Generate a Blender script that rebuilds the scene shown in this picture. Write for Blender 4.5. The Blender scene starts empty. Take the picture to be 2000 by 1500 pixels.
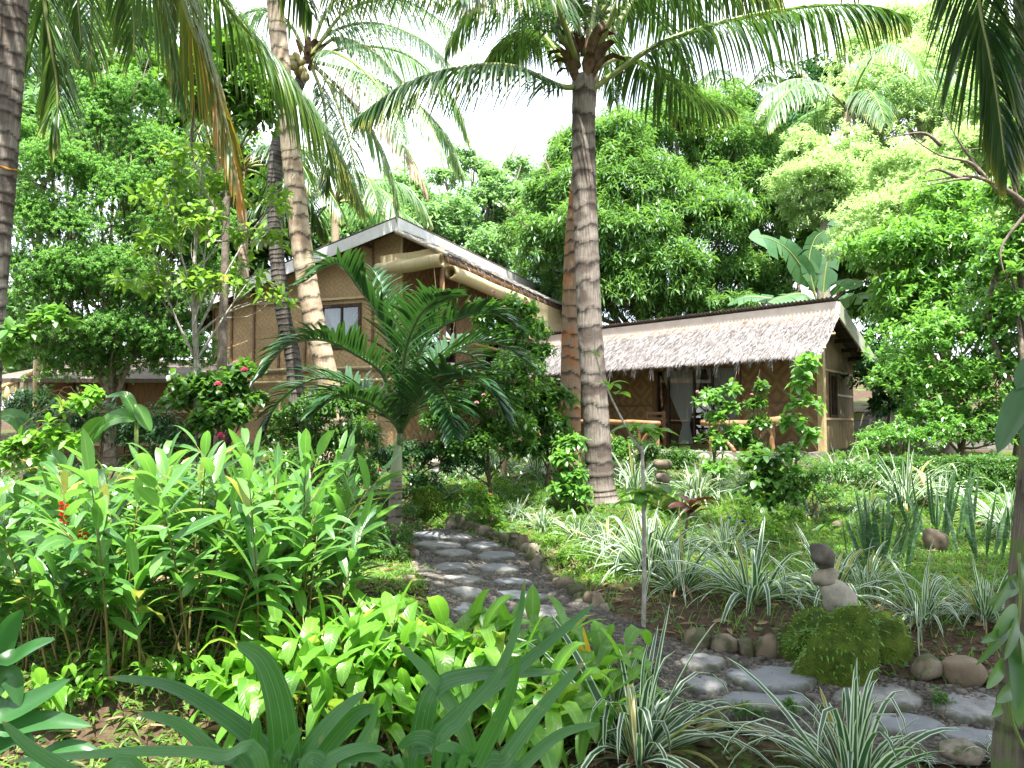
import bpy, math
import numpy as np
from math import radians as R, sin, cos, pi
from mathutils import Vector

# ------------------------------------------------------------ camera, sky, sun, exposure
scene = bpy.context.scene
COL = scene.collection
PITCH = R(2.95); CAMZ = 1.6; F = 1555.0
cam_d = bpy.data.cameras.new('camera'); cam_d.lens = 28.0; cam_d.sensor_width = 36.0
cam_d.clip_start = 0.05; cam_d.clip_end = 600
cam = bpy.data.objects.new('camera', cam_d); COL.objects.link(cam)
cam.location = (0, 0, CAMZ); cam.rotation_euler = (pi/2+PITCH, 0, 0); scene.camera = cam

SUN_EL, SUN_AZ = R(70), (0.12, -0.99)          # where the sun stands: height, and horizontal direction towards it
n_ = math.hypot(*SUN_AZ); SX, SY = SUN_AZ[0]/n_, SUN_AZ[1]/n_
world = bpy.data.worlds.new('World'); scene.world = world; world.use_nodes = True
wt = world.node_tree; wt.nodes.clear()
wo = wt.nodes.new('ShaderNodeOutputWorld'); wb = wt.nodes.new('ShaderNodeBackground')
sky = wt.nodes.new('ShaderNodeTexSky'); sky.sky_type = 'NISHITA'; sky.sun_disc = False
sky.sun_elevation = SUN_EL; sky.sun_rotation = math.atan2(SX, SY)
tc = wt.nodes.new('ShaderNodeTexCoord'); nz = wt.nodes.new('ShaderNodeTexNoise')
nz.inputs['Scale'].default_value = 2.2; nz.inputs['Detail'].default_value = 5
rmp = wt.nodes.new('ShaderNodeValToRGB'); rmp.color_ramp.elements[0].position = .36; rmp.color_ramp.elements[1].position = .56
cmix = wt.nodes.new('ShaderNodeMix'); cmix.data_type = 'RGBA'
cmix.inputs[7].default_value = (6.8, 7.1, 7.6, 1)      # bright thin cloud over the blue
wt.links.new(tc.outputs['Generated'], nz.inputs['Vector']); wt.links.new(nz.outputs['Fac'], rmp.inputs['Fac'])
wt.links.new(rmp.outputs['Color'], cmix.inputs[0]); wt.links.new(sky.outputs['Color'], cmix.inputs[6])
wt.links.new(cmix.outputs[2], wb.inputs['Color']); wb.inputs['Strength'].default_value = 0.115
wt.links.new(wb.outputs['Background'], wo.inputs['Surface'])
sd = bpy.data.lights.new('sun', 'SUN'); sd.energy = 5.0; sd.angle = R(.5); sd.color = (1, .965, .90)
sun = bpy.data.objects.new('sun', sd); COL.objects.link(sun)
to_sun = Vector((SX*cos(SUN_EL), SY*cos(SUN_EL), sin(SUN_EL)))
sun.rotation_euler = to_sun.to_track_quat('Z', 'Y').to_euler()
vs = scene.view_settings
vs.view_transform = 'Standard'; vs.look = 'None'; vs.exposure = 2.05; vs.gamma = 1.0
cy = scene.cycles
cy.use_denoising = True; cy.max_bounces = 6; cy.diffuse_bounces = 3; cy.glossy_bounces = 2
cy.transmission_bounces = 4; cy.transparent_max_bounces = 6; cy.caustics_reflective = False; cy.caustics_refractive = False
cy.sample_clamp_indirect = 4.0

# ------------------------------------------------------------ helpers
rng = np.random.default_rng(7)
def nrm(a): return a/np.maximum(np.linalg.norm(a, axis=-1, keepdims=True), 1e-9)
def at(px, py, d):
    """the point seen at pixel (px,py) of the photograph, d metres ahead"""
    cx, cyy = (px-1000)/F, (750-py)/F
    k = d/(cos(PITCH)-cyy*sin(PITCH))
    return np.array([cx*k, d, CAMZ+k*(sin(PITCH)+cyy*cos(PITCH))])
HY = [-30, 0, 3.6, 4.2, 4.8, 5.3, 6.9, 8.3, 9.6, 12, 16, 22, 40, 90]
HZ = [-.3, -.1, 0, .06, .2, .32, .40, .5, .72, .9, 1.05, 1.25, 3.2, 9]
def sst(x, a, b):
    t = np.clip((x-a)/(b-a), 0, 1); return t*t*(3-2*t)
def h(x, y):
    x = np.asarray(x, float); y = np.asarray(y, float)
    z = np.interp(y, HY, HZ)
    z = z + .24*sst(y, 3.75, 4.2)*(1-sst(y, 5, 6.8))*(1-sst(x, -.7, .3))
    z = z + .012*np.sin(x*2.3+y*1.7)+.012*np.sin(x*4.1-y*3.3)*sst(np.abs(y), 2, 5)
    return z
def gnd(px, py):
    """the ground point under a pixel"""
    lo, prev = 1.0, 1.0
    for d in np.arange(1.5, 60, .05):
        p = at(px, py, d)
        if p[2] < h(p[0], p[1]):
            a, b = prev, d
            for _ in range(18):
                m = (a+b)/2; q = at(px, py, m)
                if q[2] < h(q[0], q[1]): b = m
                else: a = m
            p = at(px, py, b); return np.array([p[0], p[1], float(h(p[0], p[1]))])
        prev = d
    p = at(px, py, 60); return p

class MB:
    """collects geometry for ONE mesh object"""
    def __init__(s): s.v=[]; s.f=[]; s.u=[]; s.m=[]; s.n=0
    def add(s, v, f, u=None, mi=0):
        v = np.asarray(v, float).reshape(-1,3); f = np.asarray(f, int).reshape(-1,4)
        if u is None: u = np.zeros((len(v),3))
        s.v.append(v); s.f.append(f+s.n); s.u.append(np.asarray(u,float).reshape(-1,3)); s.m.append(np.full(len(f), mi)); s.n += len(v)
        return s
    def build(s, name, mats, parent=None, loc=(0,0,0), smooth=True):
        if not isinstance(mats, (list,tuple)): mats=[mats]
        V = np.concatenate(s.v)-np.asarray(loc); Fc = np.concatenate(s.f); U = np.concatenate(s.u); M = np.concatenate(s.m)
        me = bpy.data.meshes.new(name)
        me.vertices.add(len(V)); me.vertices.foreach_set('co', V.astype(np.float32).ravel())
        me.loops.add(len(Fc)*4); me.loops.foreach_set('vertex_index', Fc.astype(np.int32).ravel())
        me.polygons.add(len(Fc)); me.polygons.foreach_set('loop_start', np.arange(len(Fc), dtype=np.int32)*4)
        try: me.polygons.foreach_set('loop_total', np.full(len(Fc), 4, np.int32))
        except Exception: pass
        for m in mats: me.materials.append(m)
        me.polygons.foreach_set('material_index', M.astype(np.int32))
        me.polygons.foreach_set('use_smooth', np.full(len(Fc), bool(smooth)))
        a = me.attributes.new('luv', 'FLOAT_VECTOR', 'POINT'); a.data.foreach_set('vector', U.astype(np.float32).ravel())
        me.update(calc_edges=True); me.validate()
        o = bpy.data.objects.new(name, me); COL.objects.link(o)
        if parent is not None: o.parent = parent
        else: o.location = loc
        return o
def tag(o, label, cat=None, group=None):
    o['label'] = label
    if cat: o['category'] = cat
    if group: o['group'] = group
    return o
def thing(name, label, cat, loc, group=None):
    o = bpy.data.objects.new(name, None); COL.objects.link(o); o.location = tuple(loc); o.empty_display_size = .2
    return tag(o, label, cat, group)
def kind(o, k): o['kind'] = k; return o
def copy_tree(o, loc, rz=0, sc=1.0, label=None):
    c = o.copy(); COL.objects.link(c); c.location = tuple(loc); c.rotation_euler = (0,0,rz); c.scale = (sc,sc,sc)
    if label: c['label'] = label
    for ch in list(o.children):
        d = ch.copy(); COL.objects.link(d); d.parent = c
        for g in list(ch.children):
            e = g.copy(); COL.objects.link(e); e.parent = d
    return c

PROF = {
 'lance': lambda s: np.clip(np.sin(pi*np.clip(s,0,1)**.85), 0, 1)**.85+.02,
 'oval':  lambda s: np.clip(np.sin(pi*s**.9), 0, 1)**.62+.02,
 'strap': lambda s: np.minimum(1, .45+s*2)*np.clip(1-s, 0, 1)**.42+.01,
 'blade': lambda s: np.clip(1-s, 0, 1)**.6+.01,
 'leaflet': lambda s: np.minimum(1, .35+s*6)*np.clip(1-s, 0, 1)**.5+.01,
 'paddle': lambda s: np.clip(np.minimum(1, s*4+.05)*(1-s**6), 0, 1)+.02,
}
def ribbons(mb, P, D, L, W, droop=1.0, nseg=4, prof='lance', fold=.12, roll=.3, pw=1.3, mi=0, rnd=None, rg=None):
    """N curved leaves at once: base points P, directions D, lengths L, widths W; gravity bends them down by droop"""
    rg = rg or rng
    P = np.asarray(P,float).reshape(-1,3); n = len(P)
    D = nrm(np.asarray(D,float).reshape(-1,3)+rg.normal(0,.01,(n,3)))
    L = np.broadcast_to(np.asarray(L,float),(n,)); W = np.broadcast_to(np.asarray(W,float),(n,)); dr = np.broadcast_to(np.asarray(droop,float),(n,))
    s = np.linspace(0,1,nseg+1)
    side = nrm(np.cross(D, [0,0,1.])); n0 = np.cross(side, D)
    ra = rg.normal(0,1,n)*roll
    side = side*np.cos(ra)[:,None]+n0*np.sin(ra)[:,None]
    pos=[P.copy()]; dirs=[D]
    for k in range(1,nseg+1):
        sm=(s[k]+s[k-1])/2
        d = nrm(D+np.array([0,0,-1.])*(dr*sm**pw)[:,None])
        dirs.append(d); pos.append(pos[-1]+d*(L/nseg)[:,None])
    w = PROF[prof](s)
    rr = rg.random(n) if rnd is None else np.broadcast_to(np.asarray(rnd,float),(n,))
    cols = 3 if fold else 2
    V = np.empty((n,nseg+1,cols,3)); U = np.empty((n,nseg+1,cols,3))
    for k in range(nseg+1):
        nk = nrm(np.cross(side, dirs[k])); hw = (W*w[k]/2)[:,None]
        V[:,k,0]=pos[k]-side*hw+nk*fold*2*hw; V[:,k,-1]=pos[k]+side*hw+nk*fold*2*hw
        if cols==3: V[:,k,1]=pos[k]
        U[:,k,:,0]=np.linspace(0,1,cols)[None]; U[:,k,:,1]=s[k]; U[:,k,:,2]=rr[:,None]
    idx = np.arange(n*(nseg+1)*cols).reshape(n,nseg+1,cols)
    f = np.stack([idx[:,:-1,:-1], idx[:,:-1,1:], idx[:,1:,1:], idx[:,1:,:-1]], -1)
    mb.add(V, f, U, mi); return np.stack(pos,1)
def crom(P, n):
    """smooth curve through control points"""
    P = np.asarray(P,float); k=len(P)
    if k==2: t=np.linspace(0,1,n)[:,None]; return P[0]*(1-t)+P[1]*t
    Q = np.vstack([2*P[0]-P[1],P,2*P[-1]-P[-2]]); t=np.linspace(0,k-1-1e-6,n); i=t.astype(int); u=(t-i)[:,None]
    a,b,c,d=Q[i],Q[i+1],Q[i+2],Q[i+3]
    return .5*(2*b+(c-a)*u+(2*a-5*b+4*c-d)*u*u+(3*b-a-3*c+d)*u**3)
def tube(mb, P, Rr, m=8, mi=0, rnd=0.):
    P=np.asarray(P,float); n=len(P); T=nrm(np.gradient(P,axis=0)); ref=np.array([0,0,1.])
    if np.abs(T[:,2]).mean()>.75: ref=np.array([1.,0,0]) 
    a=nrm(np.cross(T,ref)); b=np.cross(T,a); th=np.linspace(0,2*pi,m,endpoint=False)
    Rr=np.asarray(Rr,float); Rr=np.broadcast_to(Rr[:,None] if Rr.ndim==1 else Rr,(n,m))
    V=P[:,None]+Rr[...,None]*(np.cos(th)[None,:,None]*a[:,None]+np.sin(th)[None,:,None]*b[:,None])
    ln=np.concatenate([[0],np.cumsum(np.linalg.norm(np.diff(P,axis=0),axis=1))])
    U=np.zeros((n,m,3)); U[...,0]=th/(2*pi); U[...,1]=ln[:,None]; U[...,2]=rnd
    V=np.concatenate([P[:1][:,None].repeat(m,1)+(V[:1]-P[0])*.02,V,P[-1:][:,None].repeat(m,1)+(V[-1:]-P[-1])*.02]); U=np.concatenate([U[:1],U,U[-1:]])
    n+=2; idx=np.arange(n*m).reshape(n,m); j=np.roll(idx,-1,1)
    mb.add(V, np.stack([idx[:-1],j[:-1],j[1:],idx[1:]],-1), U, mi)
def path_ribbon(mb, P, width, facing, n=14, prof='strap', fold=.12, mi=0, rnd=.5):
    """one big leaf along a given curve (base first)"""
    C=crom(P,n); T=nrm(np.gradient(C,axis=0)); side=nrm(np.cross(T,np.asarray(facing,float))); nk=np.cross(side,T)
    s=np.linspace(0,1,n); w=(width*PROF[prof](s)/2)[:,None]
    cols=[-1,-.55,0,.55,1]; V=np.stack([C+side*w*c+nk*fold*2*w*abs(c)**1.3 for c in cols],1)
    U=np.zeros((n,5,3)); U[...,0]=np.linspace(0,1,5)[None]; U[...,1]=s[:,None]; U[...,2]=rnd
    idx=np.arange(n*5).reshape(n,5); mb.add(V, np.stack([idx[:-1,:-1],idx[:-1,1:],idx[1:,1:],idx[1:,:-1]],-1), U, mi)
def face(mb, a,b,c,d, u=None, mi=0): mb.add([a,b,c,d],[[0,1,2,3]],u,mi)
def box(mb, O, ax, ay, az, x, y, z, mi=0):
    """box in the frame O,ax,ay,az; luv carries metres along the visible sides"""
    O,ax,ay,az=[np.asarray(q,float) for q in (O,ax,ay,az)]
    p=lambda i,j,k: O+ax*x[i]+ay*y[j]+az*z[k]
    def q(pts,uv): mb.add(pts,[[0,1,2,3]],[(a,b,mb.n*.137%1) for a,b in uv],mi)
    for j in (0,1):
        q([p(0,j,0),p(1,j,0),p(1,j,1),p(0,j,1)],[(x[0],z[0]),(x[1],z[0]),(x[1],z[1]),(x[0],z[1])])
    for i in (0,1):
        q([p(i,0,0),p(i,1,0),p(i,1,1),p(i,0,1)],[(y[0],z[0]),(y[1],z[0]),(y[1],z[1]),(y[0],z[1])])
    for k in (0,1):
        q([p(0,0,k),p(1,0,k),p(1,1,k),p(0,1,k)],[(x[0],y[0]),(x[1],y[0]),(x[1],y[1]),(x[0],y[1])])
def beam(mb, a, b, w, t, mi=0, up=(0,0,1)):
    a=np.asarray(a,float); b=np.asarray(b,float); d=b-a; L=np.linalg.norm(d); ax=d/L
    ay=nrm(np.cross(up,ax)); az=np.cross(ax,ay); box(mb,a,ax,ay,az,(0,L),(-w/2,w/2),(-t/2,t/2),mi)
def rock(mb, c, r, rz=0, seed=0, rough=.12, nu=22, nv=13, mi=0, sharp=1.0):
    g=np.random.default_rng(seed); th=np.linspace(0,2*pi,nu,endpoint=False); ph=np.linspace(-pi/2+.02,pi/2-.02,nv)
    T,Ph=np.meshgrid(th,ph); d=np.stack([np.cos(Ph)*np.cos(T),np.cos(Ph)*np.sin(T),np.sin(Ph)],-1)
    k=np.ones(T.shape)
    for i in range(9):
        a=nrm(g.normal(size=3)); fr=g.uniform(1,4.5); k+=rough*np.sin((d@a)*fr+g.uniform(0,6))/(.6+fr*.45)
    for i in range(11):      # chipped faces
        a=nrm(g.normal(size=3)); q=d@a; k=np.where(q>.2,np.minimum(k,g.uniform(.70,.96)/np.maximum(q,.2)),k)
    k=k/(k.mean()*1.04)
    d=np.sign(d)*np.abs(d)**sharp
    V=d*k[...,None]*np.asarray(r); c_,s_=cos(rz),sin(rz); V=np.stack([V[...,0]*c_-V[...,1]*s_,V[...,0]*s_+V[...,1]*c_,V[...,2]],-1)+np.asarray(c)
    U=np.zeros(T.shape+(3,)); U[...,2]=g.random(); idx=np.arange(T.size).reshape(T.shape); j=np.roll(idx,-1,1)
    mb.add(V,np.stack([idx[:-1],j[:-1],j[1:],idx[1:]],-1),U,mi)

# ------------------------------------------------------------ materials
class NT:
    def __init__(s,name):
        s.m=bpy.data.materials.new(name); s.m.use_nodes=True; s.t=s.m.node_tree; s.t.nodes.clear()
        s.out=s.n('OutputMaterial')
    def n(s,t,**k):
        x=s.t.nodes.new('ShaderNode'+t)
        for a,b in k.items(): setattr(x,a,b)
        return x
    def l(s,a,b):
        if isinstance(a,(int,float)): b.default_value=a
        elif isinstance(a,tuple): b.default_value=a if len(a)==4 else (*a,1)
        else: s.t.links.new(a,b)
    def math(s,op,a,b=0.,c=None,clamp=False):
        x=s.n('Math',operation=op,use_clamp=clamp); s.l(a,x.inputs[0]); s.l(b,x.inputs[1])
        if c is not None: s.l(c,x.inputs[2])
        return x.outputs[0]
    def mix(s,f,a,b,mode='MIX'):
        x=s.n('Mix',data_type='RGBA',blend_type=mode); s.l(f,x.inputs[0]); s.l(a,x.inputs[6]); s.l(b,x.inputs[7]); return x.outputs[2]
    def luv(s):
        a=s.n('Attribute',attribute_name='luv'); x=s.n('SeparateXYZ'); s.l(a.outputs['Vector'],x.inputs[0]); return x.outputs[0],x.outputs[1],x.outputs[2],a.outputs['Vector']
    def pos(s): return s.n('NewGeometry').outputs['Position']
    def noise(s,scale,detail=3,vec=None,rough=.5,dist=0.):
        x=s.n('TexNoise'); s.l(vec if vec is not None else s.pos(),x.inputs['Vector']); x.inputs['Scale'].default_value=scale; x.inputs['Detail'].default_value=detail
        x.inputs['Roughness'].default_value=rough; x.inputs['Distortion'].default_value=dist; return x.outputs['Fac']
    def step(s,v,a,b):
        x=s.n('MapRange',interpolation_type='SMOOTHSTEP'); s.l(v,x.inputs[0]); x.inputs[1].default_value=a; x.inputs[2].default_value=b; return x.outputs[0]
    def scl(s,v,k):
        x=s.n('VectorMath',operation='MULTIPLY'); s.l(v,x.inputs[0]); x.inputs[1].default_value=k; return x.outputs[0]
    def bsdf(s,col,rough=.6,spec=.4,bump=None,bs=.3,bd=.02):
        p=s.n('BsdfPrincipled'); s.l(col,p.inputs['Base Color']); s.l(rough,p.inputs['Roughness']); p.inputs['Specular IOR Level'].default_value=spec
        if bump is not None:
            b=s.n('Bump'); b.inputs['Strength'].default_value=bs; b.inputs['Distance'].default_value=bd; s.l(bump,b.inputs['Height']); s.l(b.outputs[0],p.inputs['Normal'])
        return p
    def fin(s,sh): s.t.links.new(sh.outputs[0] if hasattr(sh,'outputs') else sh,s.out.inputs['Surface']); return s.m

def leaf_mat(name,c1,c2,tf=.35,tcol=None,rough=.42,spec=.45,mode=None,c3=None):
    """leaf: two tones varied leaf by leaf, pale midrib, light shining through"""
    k=NT(name); u,v,r,_=k.luv(); oi=k.n('ObjectInfo').outputs['Random']
    col=k.mix(k.math('FRACT',k.math('ADD',r,k.math('MULTIPLY',oi,.37))),c1,c2)
    d=k.math('ABSOLUTE',k.math('SUBTRACT',u,.5))
    patch=k.noise(9,2)
    col=k.mix(k.step(patch,.35,.75),col,k.mix(.5,col,c2))
    bump=None
    if mode=='rib':
        rib=k.math('SUBTRACT',1.,k.step(d,.02,.06)); col=k.mix(k.math('MULTIPLY',rib,.45),col,(.25,.42,.1))
        w=k.math('SINE',k.math('MULTIPLY',k.math('ADD',k.math('MULTIPLY',v,1.0),k.math('MULTIPLY',d,-.25)),95.)); bump=w
        bsn=.12
    elif mode=='lines':
        w=k.math('ADD',k.math('MULTIPLY',k.math('SINE',k.math('MULTIPLY',u,44.)),.55),k.math('MULTIPLY',k.math('SINE',k.math('ADD',k.math('MULTIPLY',u,71.),1.3)),.5)); col=k.mix(k.step(w,.72,.98),col,k.mix(.30,col,(.3,.5,.22))); bump=k.math('SINE',k.math('MULTIPLY',u,62.)); bsn=.25
        age=k.step(k.noise(26,3),.66,.74); col=k.mix(k.math('MULTIPLY',age,.5),col,(.2,.2,.06))
    elif mode=='edge':
        jit=k.math('MULTIPLY',k.math('SUBTRACT',r,.5),.12)
        e=k.step(k.math('ADD',d,jit),.27,.33); col=k.mix(e,col,c3)
    elif mode=='band':   # snake plant cross bands
        w=k.noise(1.,2,k.scl(k.pos(),(14,14,60)),dist=1.0); col=k.mix(k.step(w,.5,.6),col,c3)
    elif mode=='dead':   # ageing frond: green to amber towards its tip
        col=k.mix(k.step(r,.58,.80),col,c3); col=k.mix(k.math('MULTIPLY',k.step(v,.6,1.),k.step(r,.3,.7)),col,(.36,.16,.03))
    elif mode=='tip':
        col=k.mix(k.math('MULTIPLY',k.step(v,.55,1.),k.step(r,.35,.9)),col,c3)
    if mode in ('rib','edge','lines'):      # a few ageing leaves, brown spots and dry tips
        q=k.math('FRACT',k.math('MULTIPLY',r,7.31)); col=k.mix(k.math('MULTIPLY',k.step(q,.95,.97),.75),col,(.30,.25,.045))
        col=k.mix(k.math('MULTIPLY',k.step(k.noise(48,2),.70,.76),.6),col,(.13,.085,.03))
        col=k.mix(k.math('MULTIPLY',k.step(k.math('ADD',v,k.math('MULTIPLY',k.noise(25,2),.08)),.985,1.03),k.step(q,.3,.35)),col,(.20,.13,.06))
    p=k.bsdf(col,rough,spec,bump,.15,.004)
    t=k.n('BsdfTranslucent'); tc_=k.mix(.6,k.mix(1.,col,(2.1,2.5,1.45),'MULTIPLY'),tcol) if tcol else k.mix(1.,col,(2.1,2.5,1.45),'MULTIPLY')
    k.l(col if mode=='petal' else tc_,t.inputs['Color']); mx=k.n('MixShader'); mx.inputs[0].default_value=tf
    k.l(p.outputs[0],mx.inputs[1]); k.l(t.outputs[0],mx.inputs[2]); return k.fin(mx)
def flat_mat(name,c1,c2,scale=8,rough=.7,spec=.25,bs=.3,bd=.01,det=5,stretch=None):
    k=NT(name); v=k.pos()
    if stretch: v=k.scl(v,stretch)
    n=k.noise(scale,det,v,.6); n2=k.noise(scale*.23,2)
    col=k.mix(k.step(n,.3,.7),c1,c2); col=k.mix(k.math('MULTIPLY',n2,.5),col,c1)
    return k.fin(k.bsdf(col,rough,spec,n,bs,bd))
M={}
def L(name,*a,**kw): M[name]=leaf_mat(name,*a,**kw)
L('coco',(.018,.055,.019),(.038,.095,.026),tf=.24,tcol=(.17,.33,.03),rough=.34,spec=.55,mode='tip',c3=(.34,.30,.03))
L('coco_mid',(.035,.088,.028),(.085,.16,.05),tf=.32,tcol=(.25,.42,.05),rough=.34,spec=.5,mode='tip',c3=(.34,.30,.05))
L('coco_dead',(.045,.10,.022),(.09,.14,.03),tf=.35,tcol=(.4,.35,.03),mode='dead',c3=(.42,.19,.03))
L('coco_dry',(.20,.15,.09),(.30,.24,.16),tf=.2,rough=.7)
L('coco_pale',(.09,.16,.085),(.17,.25,.14),tf=.35,rough=.3,spec=.6,mode='tip',c3=(.42,.40,.12))
L('manila',(.010,.042,.014),(.022,.075,.021),tf=.15,tcol=(.1,.25,.03),rough=.36,spec=.5)
L('mango',(.030,.095,.028),(.10,.215,.055),tf=.32,tcol=(.3,.5,.07),rough=.40,spec=.4)
L('feather',(.034,.11,.026),(.12,.245,.07),tf=.45,tcol=(.26,.5,.08),rough=.5)
L('broad',(.04,.12,.02),(.10,.23,.03),tf=.4,tcol=(.28,.5,.03),mode='rib')
L('broad_yel',(.075,.165,.022),(.14,.235,.03),tf=.42,tcol=(.28,.5,.05),mode='rib')
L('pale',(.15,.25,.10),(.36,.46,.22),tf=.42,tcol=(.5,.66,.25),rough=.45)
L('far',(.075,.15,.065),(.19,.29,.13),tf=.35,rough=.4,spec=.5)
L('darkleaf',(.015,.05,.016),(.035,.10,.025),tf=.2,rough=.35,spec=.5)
L('shrub',(.024,.078,.020),(.07,.155,.032),tf=.33,tcol=(.22,.45,.03),rough=.38,spec=.45)
L('bright',(.045,.145,.030),(.12,.26,.05),tf=.36,tcol=(.28,.52,.06),rough=.34,spec=.55)
L('ginger',(.030,.105,.032),(.115,.25,.06),tf=.36,tcol=(.24,.52,.06),rough=.30,spec=.6,mode='rib')
L('arrow',(.065,.19,.022),(.135,.28,.034),tf=.42,tcol=(.28,.58,.05),rough=.33,spec=.5,mode='rib')
L('strap',(.024,.095,.022),(.05,.155,.034),tf=.30,tcol=(.12,.36,.03),rough=.33,spec=.38,mode='lines')
L('bigleaf',(.03,.11,.03),(.07,.20,.035),tf=.35,tcol=(.25,.5,.03),rough=.32,spec=.5,mode='rib')
L('banana',(.045,.13,.06),(.11,.21,.10),tf=.34,tcol=(.25,.5,.10),rough=.33,spec=.6)
L('bigdark',(.020,.078,.022),(.042,.13,.03),tf=.25,rough=.3,spec=.5)
L('spider',(.026,.075,.036),(.05,.11,.05),tf=.25,rough=.42,mode='edge',c3=(.50,.55,.44))
L('snake',(.022,.065,.020),(.045,.11,.032),tf=.08,rough=.4,mode='band',c3=(.10,.17,.09))
L('grassy',(.045,.13,.018),(.14,.26,.035),tf=.4,tcol=(.3,.55,.03),rough=.5)
L('redleaf',(.05,.012,.012),(.13,.035,.02),tf=.25,rough=.3)
L('dryleaf',(.16,.09,.045),(.30,.20,.11),tf=.15,rough=.7)
L('amber',(.45,.22,.02),(.5,.3,.03),tf=.4,rough=.5)
L('pink',(.70,.08,.20),(.80,.16,.30),tf=.25,rough=.5,mode='petal')
L('palepink',(.80,.38,.42),(.85,.5,.5),tf=.3,rough=.5,mode='petal')
L('purple',(.08,.02,.35),(.12,.03,.45),tf=.25,rough=.5,mode='petal')
L('cream',(.72,.62,.40),(.80,.72,.52),tf=.3,rough=.5,mode='petal')
L('redbract',(.50,.015,.012),(.62,.03,.015),tf=.1,rough=.35)
def trunk_mat(name,c1,c2,c3,ring=.11,moss=None):
    """palm bark: grey fibre with dark ring scars"""
    k=NT(name); u,v,r,vec=k.luv()
    sv=k.n('CombineXYZ'); k.l(k.math('MULTIPLY',u,30.),sv.inputs[0]); k.l(k.math('MULTIPLY',v,2.2),sv.inputs[1])
    n=k.noise(1.6,5,sv.outputs[0],.65); n2=k.noise(3.2,4); n3=k.noise(14,4,rough=.7)
    col=k.mix(k.step(n,.3,.72),c1,c2)
    col=k.mix(k.math('MULTIPLY',k.step(n2,.46,.62),.85),col,c3)
    dk=k.step(k.math('ADD',r,k.math('MULTIPLY',k.math('SUBTRACT',k.noise(9,4,rough=.7),.5),.75)),.62,.95); col=k.mix(k.math('MULTIPLY',dk,.82),col,(.028,.022,.018))
    col=k.mix(k.math('MULTIPLY',k.math('SUBTRACT',1.,k.step(r,.05,.4)),.35),col,c2)
    if moss: col=k.mix(k.step(k.noise(5,4),.52,.68),col,moss)
    return k.fin(k.bsdf(col,.85,.2,k.math('ADD',n,k.math('MULTIPLY',n3,.6)),.6,.02))
M['bark_palm']=trunk_mat('bark_palm',(.115,.092,.075),(.265,.23,.198),(.07,.052,.042))
M['bark_pale']=trunk_mat('bark_pale',(.30,.23,.155),(.44,.36,.26),(.24,.17,.11),ring=.4)
M['bark_dark']=trunk_mat('bark_dark',(.05,.042,.036),(.17,.15,.13),(.03,.026,.022))
M['bark_red']=trunk_mat('bark_red',(.20,.12,.07),(.27,.19,.13),(.30,.11,.04),ring=.17)
M['bark_moss']=trunk_mat('bark_moss',(.06,.05,.038),(.16,.135,.10),(.07,.06,.04),moss=(.09,.13,.04))
M['bark']=flat_mat('bark',(.09,.07,.05),(.24,.20,.16),14,.85,.15,.5,.01)
M['bark_grey']=flat_mat('bark_grey',(.20,.18,.15),(.42,.39,.34),30,.8,.2,.3,.005)
M['twig']=flat_mat('twig',(.10,.07,.045),(.18,.13,.08),20,.8,.2)
M['stem']=flat_mat('stem',(.09,.15,.03),(.17,.22,.06),20,.5,.4)
M['stem_red']=flat_mat('stem_red',(.13,.09,.03),(.17,.17,.05),20,.5,.4)
M['petiole']=flat_mat('petiole',(.16,.21,.06),(.26,.27,.09),6,.45,.4)
M['sheath']=flat_mat('sheath',(.07,.045,.028),(.20,.13,.08),18,.85,.15,.5,.01)
M['shaft']=flat_mat('shaft',(.17,.24,.11),(.28,.27,.18),4,.5,.35,stretch=(8,8,1))
M['ringed']=trunk_mat('ringed',(.17,.14,.11),(.27,.23,.19),(.12,.095,.07),ring=.09)
M['coconut']=flat_mat('coconut',(.15,.13,.04),(.24,.19,.06),6,.45,.4)
# ------------------------------------------------------------ more materials: ground, stone, building
def ground_mat():
    k=NT('garden_soil'); n=k.noise(1.1,4); n2=k.noise(18,5,rough=.7); n3=k.noise(70,3)
    soil=k.mix(k.step(n2,.3,.7),(.035,.022,.015),(.105,.07,.046)); moss=k.mix(n3,(.035,.075,.012),(.11,.17,.03))
    col=k.mix(k.step(k.math('ADD',n,k.math('MULTIPLY',n2,.35)),.66,.86),soil,moss)
    return k.fin(k.bsdf(col,.95,.1,k.math('ADD',n2,n3),.7,.03))
M['soil']=ground_mat()
M['gravelbed']=flat_mat('gravelbed',(.035,.03,.026),(.13,.115,.1),55,.9,.2,.8,.02)
def stone_mat(name,c1,c2,c3=None,moss=None,dirt=False):
    k=NT(name); u,v,r,_=k.luv(); oi=k.n('ObjectInfo').outputs['Random']; n=k.noise(9,5,rough=.65); n2=k.noise(85,3,rough=.7)
    col=k.mix(k.step(n,.3,.7),c1,c2); col=k.mix(k.math('MULTIPLY',k.step(n2,.5,.75),.35),col,(.06,.055,.05))
    if c3: col=k.mix(k.math('MULTIPLY',k.step(k.math('FRACT',k.math('ADD',oi,r)),.3,.8),.75),col,c3)
    if dirt:
        e=k.step(k.math('ADD',u,k.math('MULTIPLY',k.math('SUBTRACT',k.noise(12,4,rough=.7),.5),1.1)),.72,1.12); col=k.mix(k.math('MULTIPLY',e,.85),col,k.mix(k.noise(5,2),(.05,.04,.028),(.05,.07,.018)))
    if moss:
        g=k.n('NewGeometry').outputs['Normal']; x=k.n('SeparateXYZ'); k.l(g,x.inputs[0])
        col=k.mix(k.step(k.math('ADD',k.noise(6,4),k.math('MULTIPLY',x.outputs[2],.05)),.50,.6),col,moss)
    return k.fin(k.bsdf(col,.82,.28,k.math('ADD',n,k.math('MULTIPLY',n2,.5)),.45,.012))
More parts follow.
